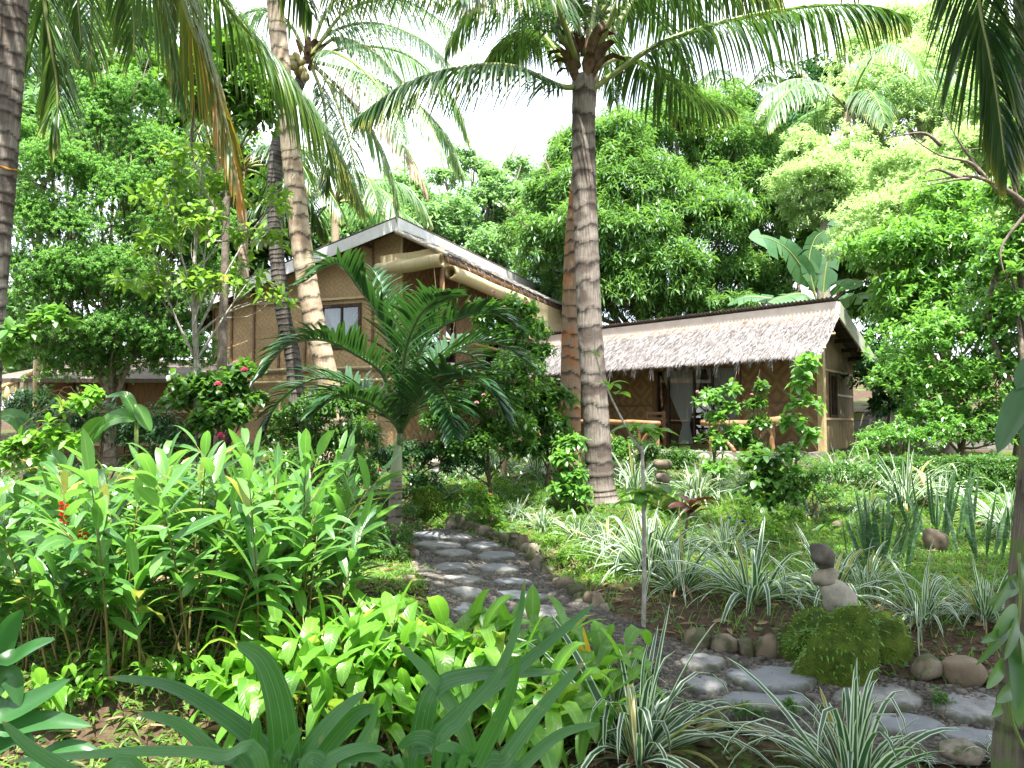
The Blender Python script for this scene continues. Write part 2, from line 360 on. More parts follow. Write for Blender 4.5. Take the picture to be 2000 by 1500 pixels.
M['flag']=stone_mat('flag',dirt=True,c1=(.125,.12,.115),c2=(.27,.258,.242),c3=(.15,.16,.175))
M['kerb']=stone_mat('kerb',(.12,.097,.07),(.25,.215,.165),(.15,.11,.07),moss=(.06,.065,.028))
M['cairn']=stone_mat('cairn',(.13,.11,.085),(.27,.235,.18),(.12,.085,.055))
M['cairn_dark']=stone_mat('cairn_dark',(.05,.045,.038),(.13,.11,.088))
M['cairn_pale']=stone_mat('cairn_pale',(.23,.205,.165),(.34,.31,.25))
M['pebble']=stone_mat('pebble',(.035,.032,.028),(.11,.10,.087),(.15,.13,.105))
def moss_mat():
    k=NT('moss'); n=k.noise(7,5,rough=.7); n2=k.noise(120,3)
    col=k.mix(k.step(n,.32,.68),(.03,.055,.012),(.125,.175,.028)); col=k.mix(k.math('MULTIPLY',n2,.4),col,(.05,.09,.015))
    return k.fin(k.bsdf(col,.95,.05,k.math('ADD',n,n2),.8,.03))
M['moss']=moss_mat()
def block_mat():
    k=NT('concrete_block'); u,v,r,vec=k.luv(); b=k.n('TexBrick'); k.l(vec,b.inputs['Vector']); b.inputs['Scale'].default_value=1
    b.inputs['Brick Width'].default_value=.4; b.inputs['Row Height'].default_value=.2; b.inputs['Mortar Size'].default_value=.008
    b.inputs['Color1'].default_value=(.21,.2,.175,1); b.inputs['Color2'].default_value=(.28,.265,.235,1); b.inputs['Mortar'].default_value=(.1,.095,.08,1)
    n=k.noise(4,5,rough=.7); m=k.step(k.math('ADD',n,k.math('MULTIPLY',k.math('SUBTRACT',v,1.),.42)),.48,.72)
    col=k.mix(m,k.mix(k.math('MULTIPLY',k.noise(11,4),.5),b.outputs['Color'],(.1,.095,.08)),(.17,.20,.03))
    return k.fin(k.bsdf(col,.9,.15,k.math('ADD',n,k.math('MULTIPLY',b.outputs['Fac'],-.6)),.5,.02))
M['block']=block_mat()
def woven_mat(name,c1,c2,size,bands,contrast=1.):
    """split-bamboo matting: nested diamonds of strips running two ways"""
    k=NT(name); u,v,r,vec=k.luv()
    tri=lambda x: k.math('ABSOLUTE',k.math('SUBTRACT',k.math('FRACT',x),.5))
    wob=k.math('MULTIPLY',k.math('SUBTRACT',k.noise(7,3),.5),.05)
    d=k.math('ADD',k.math('ADD',tri(k.math('DIVIDE',u,size)),tri(k.math('DIVIDE',v,size))),wob)
    s=k.math('SINE',k.math('MULTIPLY',d,bands*2*pi)); m=k.step(s,-.25,.25)
    su=k.scl(vec,(150,14,1)); sv=k.scl(vec,(14,150,1)); nh=k.noise(1,3,sv); nv=k.noise(1,3,su)
    strand=k.math('ADD',k.math('MULTIPLY',nh,m),k.math('MULTIPLY',nv,k.math('SUBTRACT',1.,m)))
    col=k.mix(k.math('MULTIPLY',m,contrast),c1,c2); col=k.mix(k.step(strand,.35,.7),k.mix(.42,col,(.05,.03,.015)),col)
    col=k.mix(k.math('MULTIPLY',k.step(k.noise(1.3,4),.45,.7),.35),col,(.10,.06,.03))
    return k.fin(k.bsdf(col,.6,.3,k.math('ADD',strand,k.math('MULTIPLY',m,.4)),.5,.012))
M['woven']=woven_mat('woven',(.20,.115,.05),(.32,.21,.10),.62,3.,.62)
M['woven_pale']=woven_mat('woven_pale',(.42,.28,.135),(.54,.385,.205),.34,3.,.45)
def cane_mat():
    k=NT('cane'); u,v,r,vec=k.luv(); n=k.noise(1,4,k.scl(vec,(60,2.2,1)),.6); n2=k.noise(3,3)
    col=k.mix(k.step(n,.3,.7),(.09,.06,.03),(.36,.27,.14)); col=k.mix(k.math('MULTIPLY',n2,.4),col,(.15,.12,.05))
    return k.fin(k.bsdf(col,.75,.2,n,.8,.03))
M['cane']=cane_mat()
M['bamboo']=flat_mat('bamboo',(.36,.26,.12),(.50,.39,.2),5,.45,.4,.2,.005,stretch=(3,3,3))
def blind_mat():
    k=NT('bamboo_blind'); u,v,r,vec=k.luv(); n=k.noise(1,3,k.scl(vec,(1.5,90,1))); n2=k.noise(1,2,k.scl(vec,(60,.5,1)))
    col=k.mix(n,(.44,.35,.19),(.64,.55,.34)); st=k.math('FRACT',k.math('DIVIDE',u,.32)); col=k.mix(k.math('MULTIPLY',k.math('SUBTRACT',1.,k.step(st,.015,.04)),.5),col,(.25,.18,.09))
    p=k.bsdf(col,.6,.25,n,.4,.006); t=k.n('BsdfTranslucent'); k.l(col,t.inputs[0]); mx=k.n('MixShader'); mx.inputs[0].default_value=.25; k.l(p.outputs[0],mx.inputs[1]); k.l(t.outputs[0],mx.inputs[2]); return k.fin(mx)
M['blind']=blind_mat()
M['wood']=flat_mat('wood',(.085,.038,.016),(.20,.10,.045),10,.45,.4,.2,.005,stretch=(1,1,4))
M['driftwood']=flat_mat('driftwood',(.17,.085,.035),(.34,.19,.09),7,.5,.35,.3,.01)
M['darkwood']=flat_mat('darkwood',(.035,.022,.015),(.08,.05,.03),12,.7,.2)
M['plank']=flat_mat('plank',(.16,.085,.04),(.30,.18,.09),9,.7,.2,.4,.01,stretch=(6,6,.6))
M['white']=flat_mat('white',(.55,.54,.53),(.68,.67,.66),5,.55,.3,.1,.003)
M['cream_paint']=flat_mat('cream_paint',(.52,.44,.39),(.64,.56,.50),5,.55,.3,.1,.003)
M['skylit_paint']=flat_mat('skylit_paint',(.34,.36,.27),(.44,.46,.36),5,.6,.3,.1,.003)  # greenish skylight on the hut bargeboard, put into its paint colour
M['iron']=flat_mat('iron',(.10,.075,.065),(.19,.15,.13),9,.6,.35)
M['thatch']=leaf_mat('thatch',(.10,.088,.085),(.38,.35,.35),tf=.08,rough=.75,spec=.25)
M['thatch_new']=leaf_mat('thatch_new',(.27,.17,.13),(.45,.35,.31),tf=.12,rough=.7,spec=.25)
M['thatchbase']=flat_mat('thatchbase',(.08,.06,.05),(.17,.14,.12),30,.9,.1)
M['stonewall']=flat_mat('stonewall',(.13,.12,.10),(.28,.26,.22),12,.9,.15,.8,.03)
M['concrete']=flat_mat('concrete',(.22,.20,.18),(.34,.32,.29),8,.85,.2)
def cloth_mat():
    k=NT('sheer_cloth'); p=k.bsdf((.75,.76,.76),.8,.1); t=k.n('BsdfTranslucent'); k.l((.7,.72,.72),t.inputs[0]); mx=k.n('MixShader'); mx.inputs[0].default_value=.4
    k.l(p.outputs[0],mx.inputs[1]); k.l(t.outputs[0],mx.inputs[2]); return k.fin(mx)
M['cloth']=cloth_mat()
def glass_mat():
    k=NT('glass'); fr=k.n('Fresnel'); fr.inputs[0].default_value=1.5; tr=k.n('BsdfTransparent'); k.l((.72,.75,.76),tr.inputs[0]); g=k.n('BsdfGlossy'); g.inputs['Roughness'].default_value=.02
    mx=k.n('MixShader'); k.l(k.math('ADD',k.math('MULTIPLY',fr.outputs[0],1.0),.05,clamp=True),mx.inputs[0]); k.l(tr.outputs[0],mx.inputs[1]); k.l(g.outputs[0],mx.inputs[2]); return k.fin(mx)
M['glass']=glass_mat()
M['interior']=flat_mat('interior',(.05,.04,.035),(.08,.065,.055),4,.8,.2)

# ------------------------------------------------------------ ground, path, gravel
xs=np.concatenate([np.linspace(-60,-9,26),np.linspace(-8.9,12,211),np.linspace(12.5,60,26)])
ys=np.concatenate([np.linspace(-25,2.4,14),np.linspace(2.5,13,176),np.linspace(13.3,90,60)])
X,Y=np.meshgrid(xs,ys); Z=h(X,Y); g=np.random.default_rng(1); fine=(Y>2.5)&(Y<13)&(np.abs(X-1.5)<10.5)
Z=Z+np.where(fine,g.normal(0,.006,X.shape),0); 
mb=MB(); idx=np.arange(X.size).reshape(X.shape)
mb.add(np.stack([X,Y,Z],-1),np.stack([idx[:-1,:-1],idx[:-1,1:],idx[1:,1:],idx[1:,:-1]],-1)); kind(mb.build('ground',M['soil']),'structure')
PATH_PX=[(805,1040),(880,1036),(950,1055),(1020,1085),(1070,1125),(1130,1165),(1195,1205),(1330,1262),(1430,1285),(1560,1300),(1700,1325),(1840,1345),(2040,1365),(2040,1480),(1850,1500),(1640,1478),(1480,1440),(1300,1400),(1150,1350),(1000,1300),(880,1240),(840,1180),(812,1120)]
POLY=np.array([gnd(*p)[:2] for p in PATH_PX])
def inside(x,y,poly=None):
    poly=POLY if poly is None else poly; c=np.zeros(np.shape(x),bool); n=len(poly)
    for i in range(n):
        x1,y1=poly[i]; x2,y2=poly[i-1]
        c^=((y1>y)!=(y2>y))&(x<(x2-x1)*(y-y1)/(y2-y1+1e-12)+x1)
    return c
gx=np.arange(POLY[:,0].min(),POLY[:,0].max(),.045); gy=np.arange(POLY[:,1].min(),POLY[:,1].max(),.045)
X,Y=np.meshgrid(gx,gy); ok=inside(X[:-1,:-1]+.022,Y[:-1,:-1]+.022); idx=np.arange(X.size).reshape(X.shape)
mb=MB(); mb.add(np.stack([X,Y,h(X,Y)+.018],-1),np.stack([idx[:-1,:-1],idx[:-1,1:],idx[1:,1:],idx[1:,:-1]],-1)[ok]); kind(mb.build('path',M['gravelbed']),'structure')
g=np.random.default_rng(3); px=g.uniform(POLY[:,0].min(),POLY[:,0].max(),90000); py=g.uniform(POLY[:,1].min(),POLY[:,1].max(),90000)
ok=inside(px,py); px,py=px[ok][:24000],py[ok][:24000]; n=len(px)
oct_=np.array([[1,0,0],[0,1,0],[-1,0,0],[0,-1,0]]); lay=np.array([[.62,-.55],[1,-.1],[.82,.45],[.25,.8]])
s=g.lognormal(-4.75,.45,n); rot=g.uniform(0,6.3,n); asp=g.uniform(.6,1.,n)
th=np.linspace(0,2*pi,6,endpoint=False)[None,:]+rot[:,None]
V=np.stack([np.stack([px[:,None]+s[:,None]*lw*np.cos(th)*g.uniform(.8,1.2,(n,6)),py[:,None]+s[:,None]*asp[:,None]*lw*np.sin(th)*g.uniform(.8,1.2,(n,6)),(h(px,py)+.018)[:,None]+s[:,None]*lz*.7*np.ones((n,6))],-1) for lw,lz in lay],1)
U=np.zeros(V.shape); U[...,2]=g.random(n)[:,None,None]; idx=np.arange(n*24).reshape(n,4,6); j=np.roll(idx,-1,2)
mb=MB(); mb.add(V,np.stack([idx[:,:-1],j[:,:-1],j[:,1:],idx[:,1:]],-1),U)
o=mb.build('gravel',M['pebble']); kind(o,'stuff'); tag(o,'small grey and tan pebbles covering the garden path','gravel')

# stepping stones
def flagstone(px,py,wpx,asp,lab,seed,hgt=.022):
    c=gnd(px,py); r=wpx/2/F*c[1]*1.09; g=np.random.default_rng(seed); th=np.linspace(0,2*pi,36,endpoint=False)
    rr=1+.07*np.sin(2*th+g.uniform(0,6))+.05*np.sin(3*th+g.uniform(0,6))+.025*np.sin(5*th+g.uniform(0,6))
    mb=MB(); V=[]
    for k,z in ((.98,-.04),(1.,.018),(.985,.5*hgt+.018),(.93,.85*hgt+.018),(.8,hgt+.018),(.45,hgt*1.1+.018),(.02,hgt*1.12+.018)):
        x=r*k*rr*np.cos(th); y=r*asp*k*rr*np.sin(th); zz=h(c[0]+x*.6,c[1]+y*.6)*.5+c[2]*.5+z+.004*np.sin(9*x/r+seed)*(k<.9)
        V.append(np.stack([c[0]+x,c[1]+y,zz],-1))
    V=np.array(V); idx=np.arange(V.shape[0]*36).reshape(-1,36); j=np.roll(idx,-1,1); U=np.zeros(V.shape); U[...,2]=g.random(); U[...,0]=np.array([1,1,1,.93,.8,.45,0])[:,None]
    mb.add(V,np.stack([idx[:-1],j[:-1],j[1:],idx[1:]],-1),U)
    tag(mb.build('stepping_stone',M['flag'],loc=c),lab,'stepping stone','flat stepping stones of the garden path')
for i,(a,b,w,asp,lab) in enumerate([
 (838,1050,62,1.1,'stepping stone by the young palm trunk, far left end of the path'),
 (893,1055,56,1.1,'small stepping stone below the dark tall kerb stones, top row of the path'),
 (853,1069,82,.85,'wide stepping stone beside the young palm, second row from the far end'),
 (941,1071,66,1.,'stepping stone next to the bend of the kerb, second row from the far end'),
 (886,1086,72,.95,'bluish grey stepping stone on the palm side of the path'),
 (968,1091,74,.95,'bluish grey stepping stone on the kerb side of the path'),
 (882,1114,78,1.,'grey stepping stone just below the bluish one on the palm side'),
 (973,1116,72,1.,'grey stepping stone just below the bluish one on the kerb side'),
 (902,1139,82,.9,'stepping stone in the fifth row from the far end, palm side'),
 (1002,1144,68,.95,'stepping stone in the fifth row from the far end, kerb side'),
 (910,1164,76,.95,'stepping stone above the yellow green ginger, left of the centre pair'),
 (1014,1172,96,.9,'broad stepping stone beside the rounded kerb stones at mid path'),
 (918,1200,74,.95,'stepping stone half hidden by the yellow green ginger'),
 (1056,1203,84,1.,'last stepping stone before the path turns, nearest the big striped clump'),
 (1372,1300,78,.9,'small stepping stone below the pale kerb stones beside the striped clump'),
 (1508,1330,178,.62,'large oval stepping stone lit pale grey in front of the mossy mound'),
 (1495,1376,164,.6,'large stepping stone just in front of the pale oval one'),
 (1715,1368,160,.65,'stepping stone partly behind the upright striped clump'),
 (1905,1388,150,.75,'pale stepping stone beside the mossy trunk at the path end'),
 (1765,1424,140,.7,'stepping stone behind the small conifer-like seedling'),
 (1378,1345,80,.8,'stepping stone tucked under the arching striped leaves'),
 (1900,1450,110,.7,'stepping stone nearest the mossy trunk, lowest on the path')]): flagstone(a,b,w,asp,lab,200+i)
def kerb(px,py,wpx,hpx,lab,seed,mat='kerb',rz=0,name='kerb_stone',cat='kerb stone',grp='rounded kerb stones along the garden path',lift=.0):
    c=gnd(px,py); k=c[1]/F; r=(wpx/2*k,wpx/2*k*.8,hpx/2*k*1.15); mb=MB(); rock(mb,c+np.array([0,0,r[2]*.55+lift]),r,rz,seed,.16,sharp=.85)
    tag(mb.build(name,M[mat],loc=c),lab,cat,grp)
KL=['dark upright','reddish tan upright','small grey','small tan','brown rounded','low mossy','grey boat shaped','tan knobbly','pale rounded','dark rounded','narrow brown','tall pale grey','tan egg shaped','dark mossy','flat grey','brown round','tan lumpy','large pale','mossy tan','small brown','rusty tan end']
KP=[(882,1034,14,20),(897,1033,14,22),(913,1037,16,16),(929,1040,17,15),(951,1048,28,18),(974,1054,18,10),(991,1060,20,16),(1007,1065,16,18),(1019,1072,13,20),(1028,1080,16,16),(1041,1098,18,28),(1051,1112,17,22),(1068,1122,22,14),(1084,1138,18,12),(1091,1146,20,14),(1101,1153,24,22),(1124,1167,26,22),(1138,1176,26,18),(1154,1181,22,18),(1168,1187,20,20),(1180,1193,16,12)]
NB=['beside the far bend','next to the dark upright one','between two tan ones at the bend','below the grass at the bend','above the second row of slabs','beside the first curve','where the kerb turns downhill','below the turn of the kerb','beside the bluish slab','above the tall pale one','just above the straight run','at the start of the straight run','beside the tall pale one','in the shade of the bank','lying flat on the bank','where the kerb leaves the shade','between two round ones','in the middle of the lowest run','under the thin white sapling row','near the lower end of the run','closing the lower end of the run']
for i,(p,a,b) in enumerate(zip(KP,KL,NB)): kerb(p[0],p[1],p[2]*1.4,p[3]*1.45,f'{a} kerb stone {b}',300+i)
for i,(p,lab) in enumerate([((809,1088,18,20),'grey kerb stone at the foot of the young palm side'),((809,1108,14,14),'small kerb stone below the grey one on the palm side'),((811,1120,16,14),'tan kerb stone on the palm side, third down'),((800,1135,18,14),'dark kerb stone near the leafy seedling'),
 ((1363,1262,52,42),'tall wedge shaped pale kerb stone left of the mossy mound'),((1414,1272,50,38),'blocky pale kerb stone second in the row of four'),((1457,1276,36,32),'small mossy grey kerb stone in the row of four'),((1495,1284,38,50),'orange brown pointed kerb stone touching the mossy mound'),
 ((1811,1320,56,46),'rounded tan boulder right of the mossy mound'),((1880,1330,78,52),'broad moss covered boulder beside the tan one'),((1945,1338,40,36),'smooth brown boulder beside the trunk with the vine')]): kerb(*p,lab,340+i)
for i,(p,lab) in enumerate([((1400,1420,44,30),'half buried stone under the arching striped clump'),((1500,1440,46,22),'dark mossy stone at the near edge of the path'),((1380,1450,50,40),'pale lichen covered rock beside the big striped clump'),((1660,1480,60,40),'mossy rock at the foot of the upright striped clump'),((1830,1075,40,45),'grey pitted rock between the snake plants'),((1635,1030,26,14),'small pale rock lying in the lawn'),((1880,1480,80,36),'dark smooth rock low beside the mossy trunk')]):
    kerb(*p,lab,380+i,name='garden_rock',cat='rock',grp='loose garden rocks')

# cairns
def cairn(lab,stones,moundpx=None,base=None):
    c=np.asarray(base,float) if len(base)==3 else gnd(*base); t=thing('stone_cairn',lab,'cairn',c,'balanced stone cairns')
    for i,(px,py,w,hh,tilt,mat) in enumerate(stones):
        p=at(px,py,c[1]); k=c[1]/F; mb=MB(); rock(mb,(0,0,0),(w/2*k*.86,w/2*k*.72,hh/2*k*1.0),0,700+i*3+int(px),.17,sharp=.9)
        v=mb.v[0]; ct,st=cos(tilt),sin(tilt); mb.v[0]=np.stack([v[:,0]*ct-v[:,2]*st,v[:,1],v[:,0]*st+v[:,2]*ct],-1)+p
        mb.build('stone',M[mat],t,loc=c)
    return t
c0=gnd(1625,1262)
cairn('cairn of dark, brown and pale stones on the mossy mound',[(1609,1088,52,54,.35,'cairn_dark'),(1611,1129,52,37,.12,'cairn'),(1634,1171,92,60,-.6,'cairn_pale')],base=gnd(1632,1282))
cairn('cairn of round boulders under the veranda hedge, right of the big palm trunk',[(1294,907,34,26,0,'kerb'),(1293,931,34,24,-.25,'cairn'),(1292,956,44,26,.1,'kerb'),(1300,985,64,40,0,'moss')],base=(1296,1000))
cairn('small pale cairn topped by a pointed stone, beyond the young palm',[(850,905,24,22,0,'cairn_pale'),(850,921,25,13,.1,'flag'),(850,935,28,16,0,'cairn')],base=(850,946))
# moss mounds
def mound(px,py,w,hh,lab,seed):
    c=gnd(px,py); k=c[1]/F; t=thing('mossy_mound',lab,'mound',c,'mossy earth mounds'); mb=MB(); r=(w/2*k,w/2*k*.8,hh*k)
    rock(mb,c,r,0,seed,.34,70,36,sharp=1.0); mb.v[0]+=np.random.default_rng(seed).normal(0,.006,mb.v[0].shape); mb.build('mound_body',M['moss'],t,loc=c)
    V=mb.v[0]; g=np.random.default_rng(seed); pick=V[g.integers(0,len(V),3600)]; pick=pick[pick[:,2]>c[2]-.02]; D=nrm((pick-c)/np.array(r)+g.normal(0,.4,pick.shape)); b=MB()
    ribbons(b,pick,D,g.uniform(.015,.06,len(pick)),.012,1.2,2,'oval',0); b.build('leaves',M['grassy'],t,loc=c)
mound(1632,1285,225,118,'mossy green mound carrying the tall cairn',51)
mound(838,1010,66,52,'bright mossy hump at the far end of the path',52)
# ------------------------------------------------------------ houses
def wall_hole(mb,O,ax,ay,w,zr,holes,th=.06,mi=0,top=None):
    """wall in frame O (z absolute): boxes round rectangular holes (x0,x1,z0,z1), sorted along x"""
    x=w[0]; z0,z1=zr; O0=np.array([O[0],O[1],0.]); Zv=(0,0,1)
    for (a,b,c,d) in holes:
        if a>x: box(mb,O0,ax,ay,Zv,(x,a),(-th,0),(z0,z1),mi)
        if c>z0: box(mb,O0,ax,ay,Zv,(a,b),(-th,0),(z0,c),mi)
        if d<z1: box(mb,O0,ax,ay,Zv,(a,b),(-th,0),(d,z1),mi)
        x=b
    if x<w[1]: box(mb,O0,ax,ay,Zv,(x,w[1]),(-th,0),(z0,z1),mi)
def curtain(mb,O,ax,ay,x0,x1,z1,z0,tie,xt):
    """sheer curtain hung from x0..x1, gathered at height tie towards xt"""
    nu,nv=60,40; V=np.zeros((nv,nu,3)); s=np.linspace(0,1,nu)
    for j in range(nv):
        z=z1+(z0-z1)*j/(nv-1); q=1-(z-tie)/(z1-tie) if z>tie else 1-.22*(tie-z)/(tie-z0)
        q=max(q,0.)**1.25; wd=(x1-x0)*(1-.82*q); cx=(x0+x1)/2*(1-q)+xt*q; x=cx+(s-.5)*wd
        y=.03*np.sin(s*2*pi*9+.3*np.sin(z*5))*(1-.5*q)-.06
        V[j]=np.asarray(O)[None]+np.asarray(ax)*x[:,None]+np.asarray(ay)*y[:,None]; V[j,:,2]=z
    idx=np.arange(nu*nv).reshape(nv,nu); mb.add(V,np.stack([idx[:-1,:-1],idx[:-1,1:],idx[1:,1:],idx[1:,:-1]],-1))
def window(parent,loc,O,ax,ay,x0,x1,z0,z1,frame='darkwood',mull=(),curt=(),name='window',fw=.07,rails=()):
    Z3=(0,0,1); O0=np.array([O[0],O[1],0.]); f=MB()
    box(f,O0,ax,ay,Z3,(x0,x0+fw),(-.075,.03),(z0,z1)); box(f,O0,ax,ay,Z3,(x1-fw,x1),(-.075,.03),(z0,z1))
    box(f,O0,ax,ay,Z3,(x0+fw,x1-fw),(-.072,.027),(z1-fw,z1)); box(f,O0,ax,ay,Z3,(x0+fw,x1-fw),(-.072,.027),(z0,z0+fw*.8))
    w=f.build(name,M[frame],parent,loc=loc,smooth=False)
    b=MB()
    for m in mull: box(b,O0,ax,ay,Z3,(m-.022,m+.022),(-.05,.0),(z0+fw*.8,z1-fw))
    for m in rails: box(b,O0,ax,ay,Z3,(x0+fw,x1-fw),(-.051,-.001),(m-.02,m+.02))
    if b.n: b.build('sash',M['darkwood'],w,smooth=False,loc=loc)
    p=MB(); q=lambda x,z: O0+np.asarray(ax)*x+np.asarray(ay)*-.025+np.array([0,0,z]); face(p,q(x0+fw,z0+fw*.8),q(x1-fw,z0+fw*.8),q(x1-fw,z1-fw),q(x0+fw,z1-fw)); p.build('pane',M['glass'],w,smooth=False,loc=loc)
    for (a,b_,tie,xt) in curt:
        c=MB(); curtain(c,O0-np.asarray(ay)*.10,ax,ay,a,b_,z1-fw,z0+.05,tie,xt); c.build('curtain',M['cloth'],w,loc=loc)
    return w
def corrugated(mb,P0,along,down,Lr,Ld,pitch=.085,amp=.014,th=.006):
    """corrugated sheet: ridges run down the slope"""
    n=int(Lr/pitch*8); s=np.linspace(0,Lr,n); along=nrm(np.asarray(along,float)); down=nrm(np.asarray(down,float)); up=nrm(np.cross(along,down)); up=up*np.sign(up[2])
    z=amp*np.sin(s/pitch*2*pi); rows=[]
    for dd,off in ((0,0),(Ld,0),(Ld,-th),(0,-th),(0,0)): rows.append(np.asarray(P0)+along*s[:,None]+down*dd+up*(z+off)[:,None])
    V=np.array(rows); idx=np.arange(V.shape[0]*n).reshape(-1,n); mb.add(V,np.stack([idx[:-1,:-1],idx[:-1,1:],idx[1:,1:],idx[1:,:-1]],-1))
def thatch(parent,loc,T0,T1,B0,B1,rows,per,fringe,seed,Ls=.30,newtop=True):
    """thatched slope: T top edge, B bottom edge"""
    g=np.random.default_rng(seed); T0,T1,B0,B1=[np.asarray(q,float) for q in (T0,T1,B0,B1)]
    dn=nrm((B0+B1-T0-T1)/2); al=nrm(T1-T0); up=nrm(np.cross(al,dn)); up*=np.sign(up[2])
    s=MB(); o=-up*.07
    a=[T0,T1,B1,B0]; b=[q+o for q in a]
    face(s,*a); face(s,*b)
    for i in range(4): face(s,a[i],a[(i+1)%4],b[(i+1)%4],b[i])
    sl=s.build('thatch_base',M['thatchbase'],parent,loc=loc,smooth=False)
    mb=MB(); nb=MB()
    for r in range(rows):
        t=(r+.1)/rows; n=per; u=g.random(n); tt=np.clip(t+g.normal(0,.35/rows,n),0,1)
        P=(T0*(1-u[:,None])+T1*u[:,None])*(1-tt[:,None])+(B0*(1-u[:,None])+B1*u[:,None])*tt[:,None]+up*g.uniform(.0,.02,n)[:,None]
        D=dn+al*g.normal(0,.3,n)[:,None]+up*g.uniform(.0,.24,n)[:,None]
        ribbons(nb if (newtop and r<2) else mb,P,D,Ls*g.uniform(.6,1.15,n),g.uniform(.008,.022,n),g.uniform(.0,.3,n),3,'blade',.2,roll=.7,rg=g)
    n=fringe; u=g.random(n); P=B0*(1-u[:,None])+B1*u[:,None]-dn*.06+up*g.uniform(-.05,.02,n)[:,None]
    clump=.6+.5*np.abs(np.sin(u*71)+np.sin(u*173+1)+np.sin(u*311))/2
    ribbons(mb,P,dn*.8+np.array([0,0,-.6])+al*g.normal(0,.25,n)[:,None],g.uniform(.06,.24,n)*clump**2.2,g.uniform(.008,.024,n),.8,2,'blade',.2,rg=g)
    n=per; 
    for E0,E1 in ((T0,B0),(T1,B1)):
        u=g.random(n); P=E0*(1-u[:,None])+E1*u[:,None]; sgn=al*(-1 if E0 is T0 else 1)
        ribbons(mb,P,dn+sgn*g.uniform(.0,.35,n)[:,None],g.uniform(.06,.2,n),g.uniform(.012,.03,n),.4,2,'blade',.2,rg=g)
    mb.build('thatch',M['thatch'],parent,loc=loc)
    if nb.n: nb.build('thatch_capping',M['thatch_new'],parent,loc=loc)
    return sl
Zv=np.array([0,0,1.])
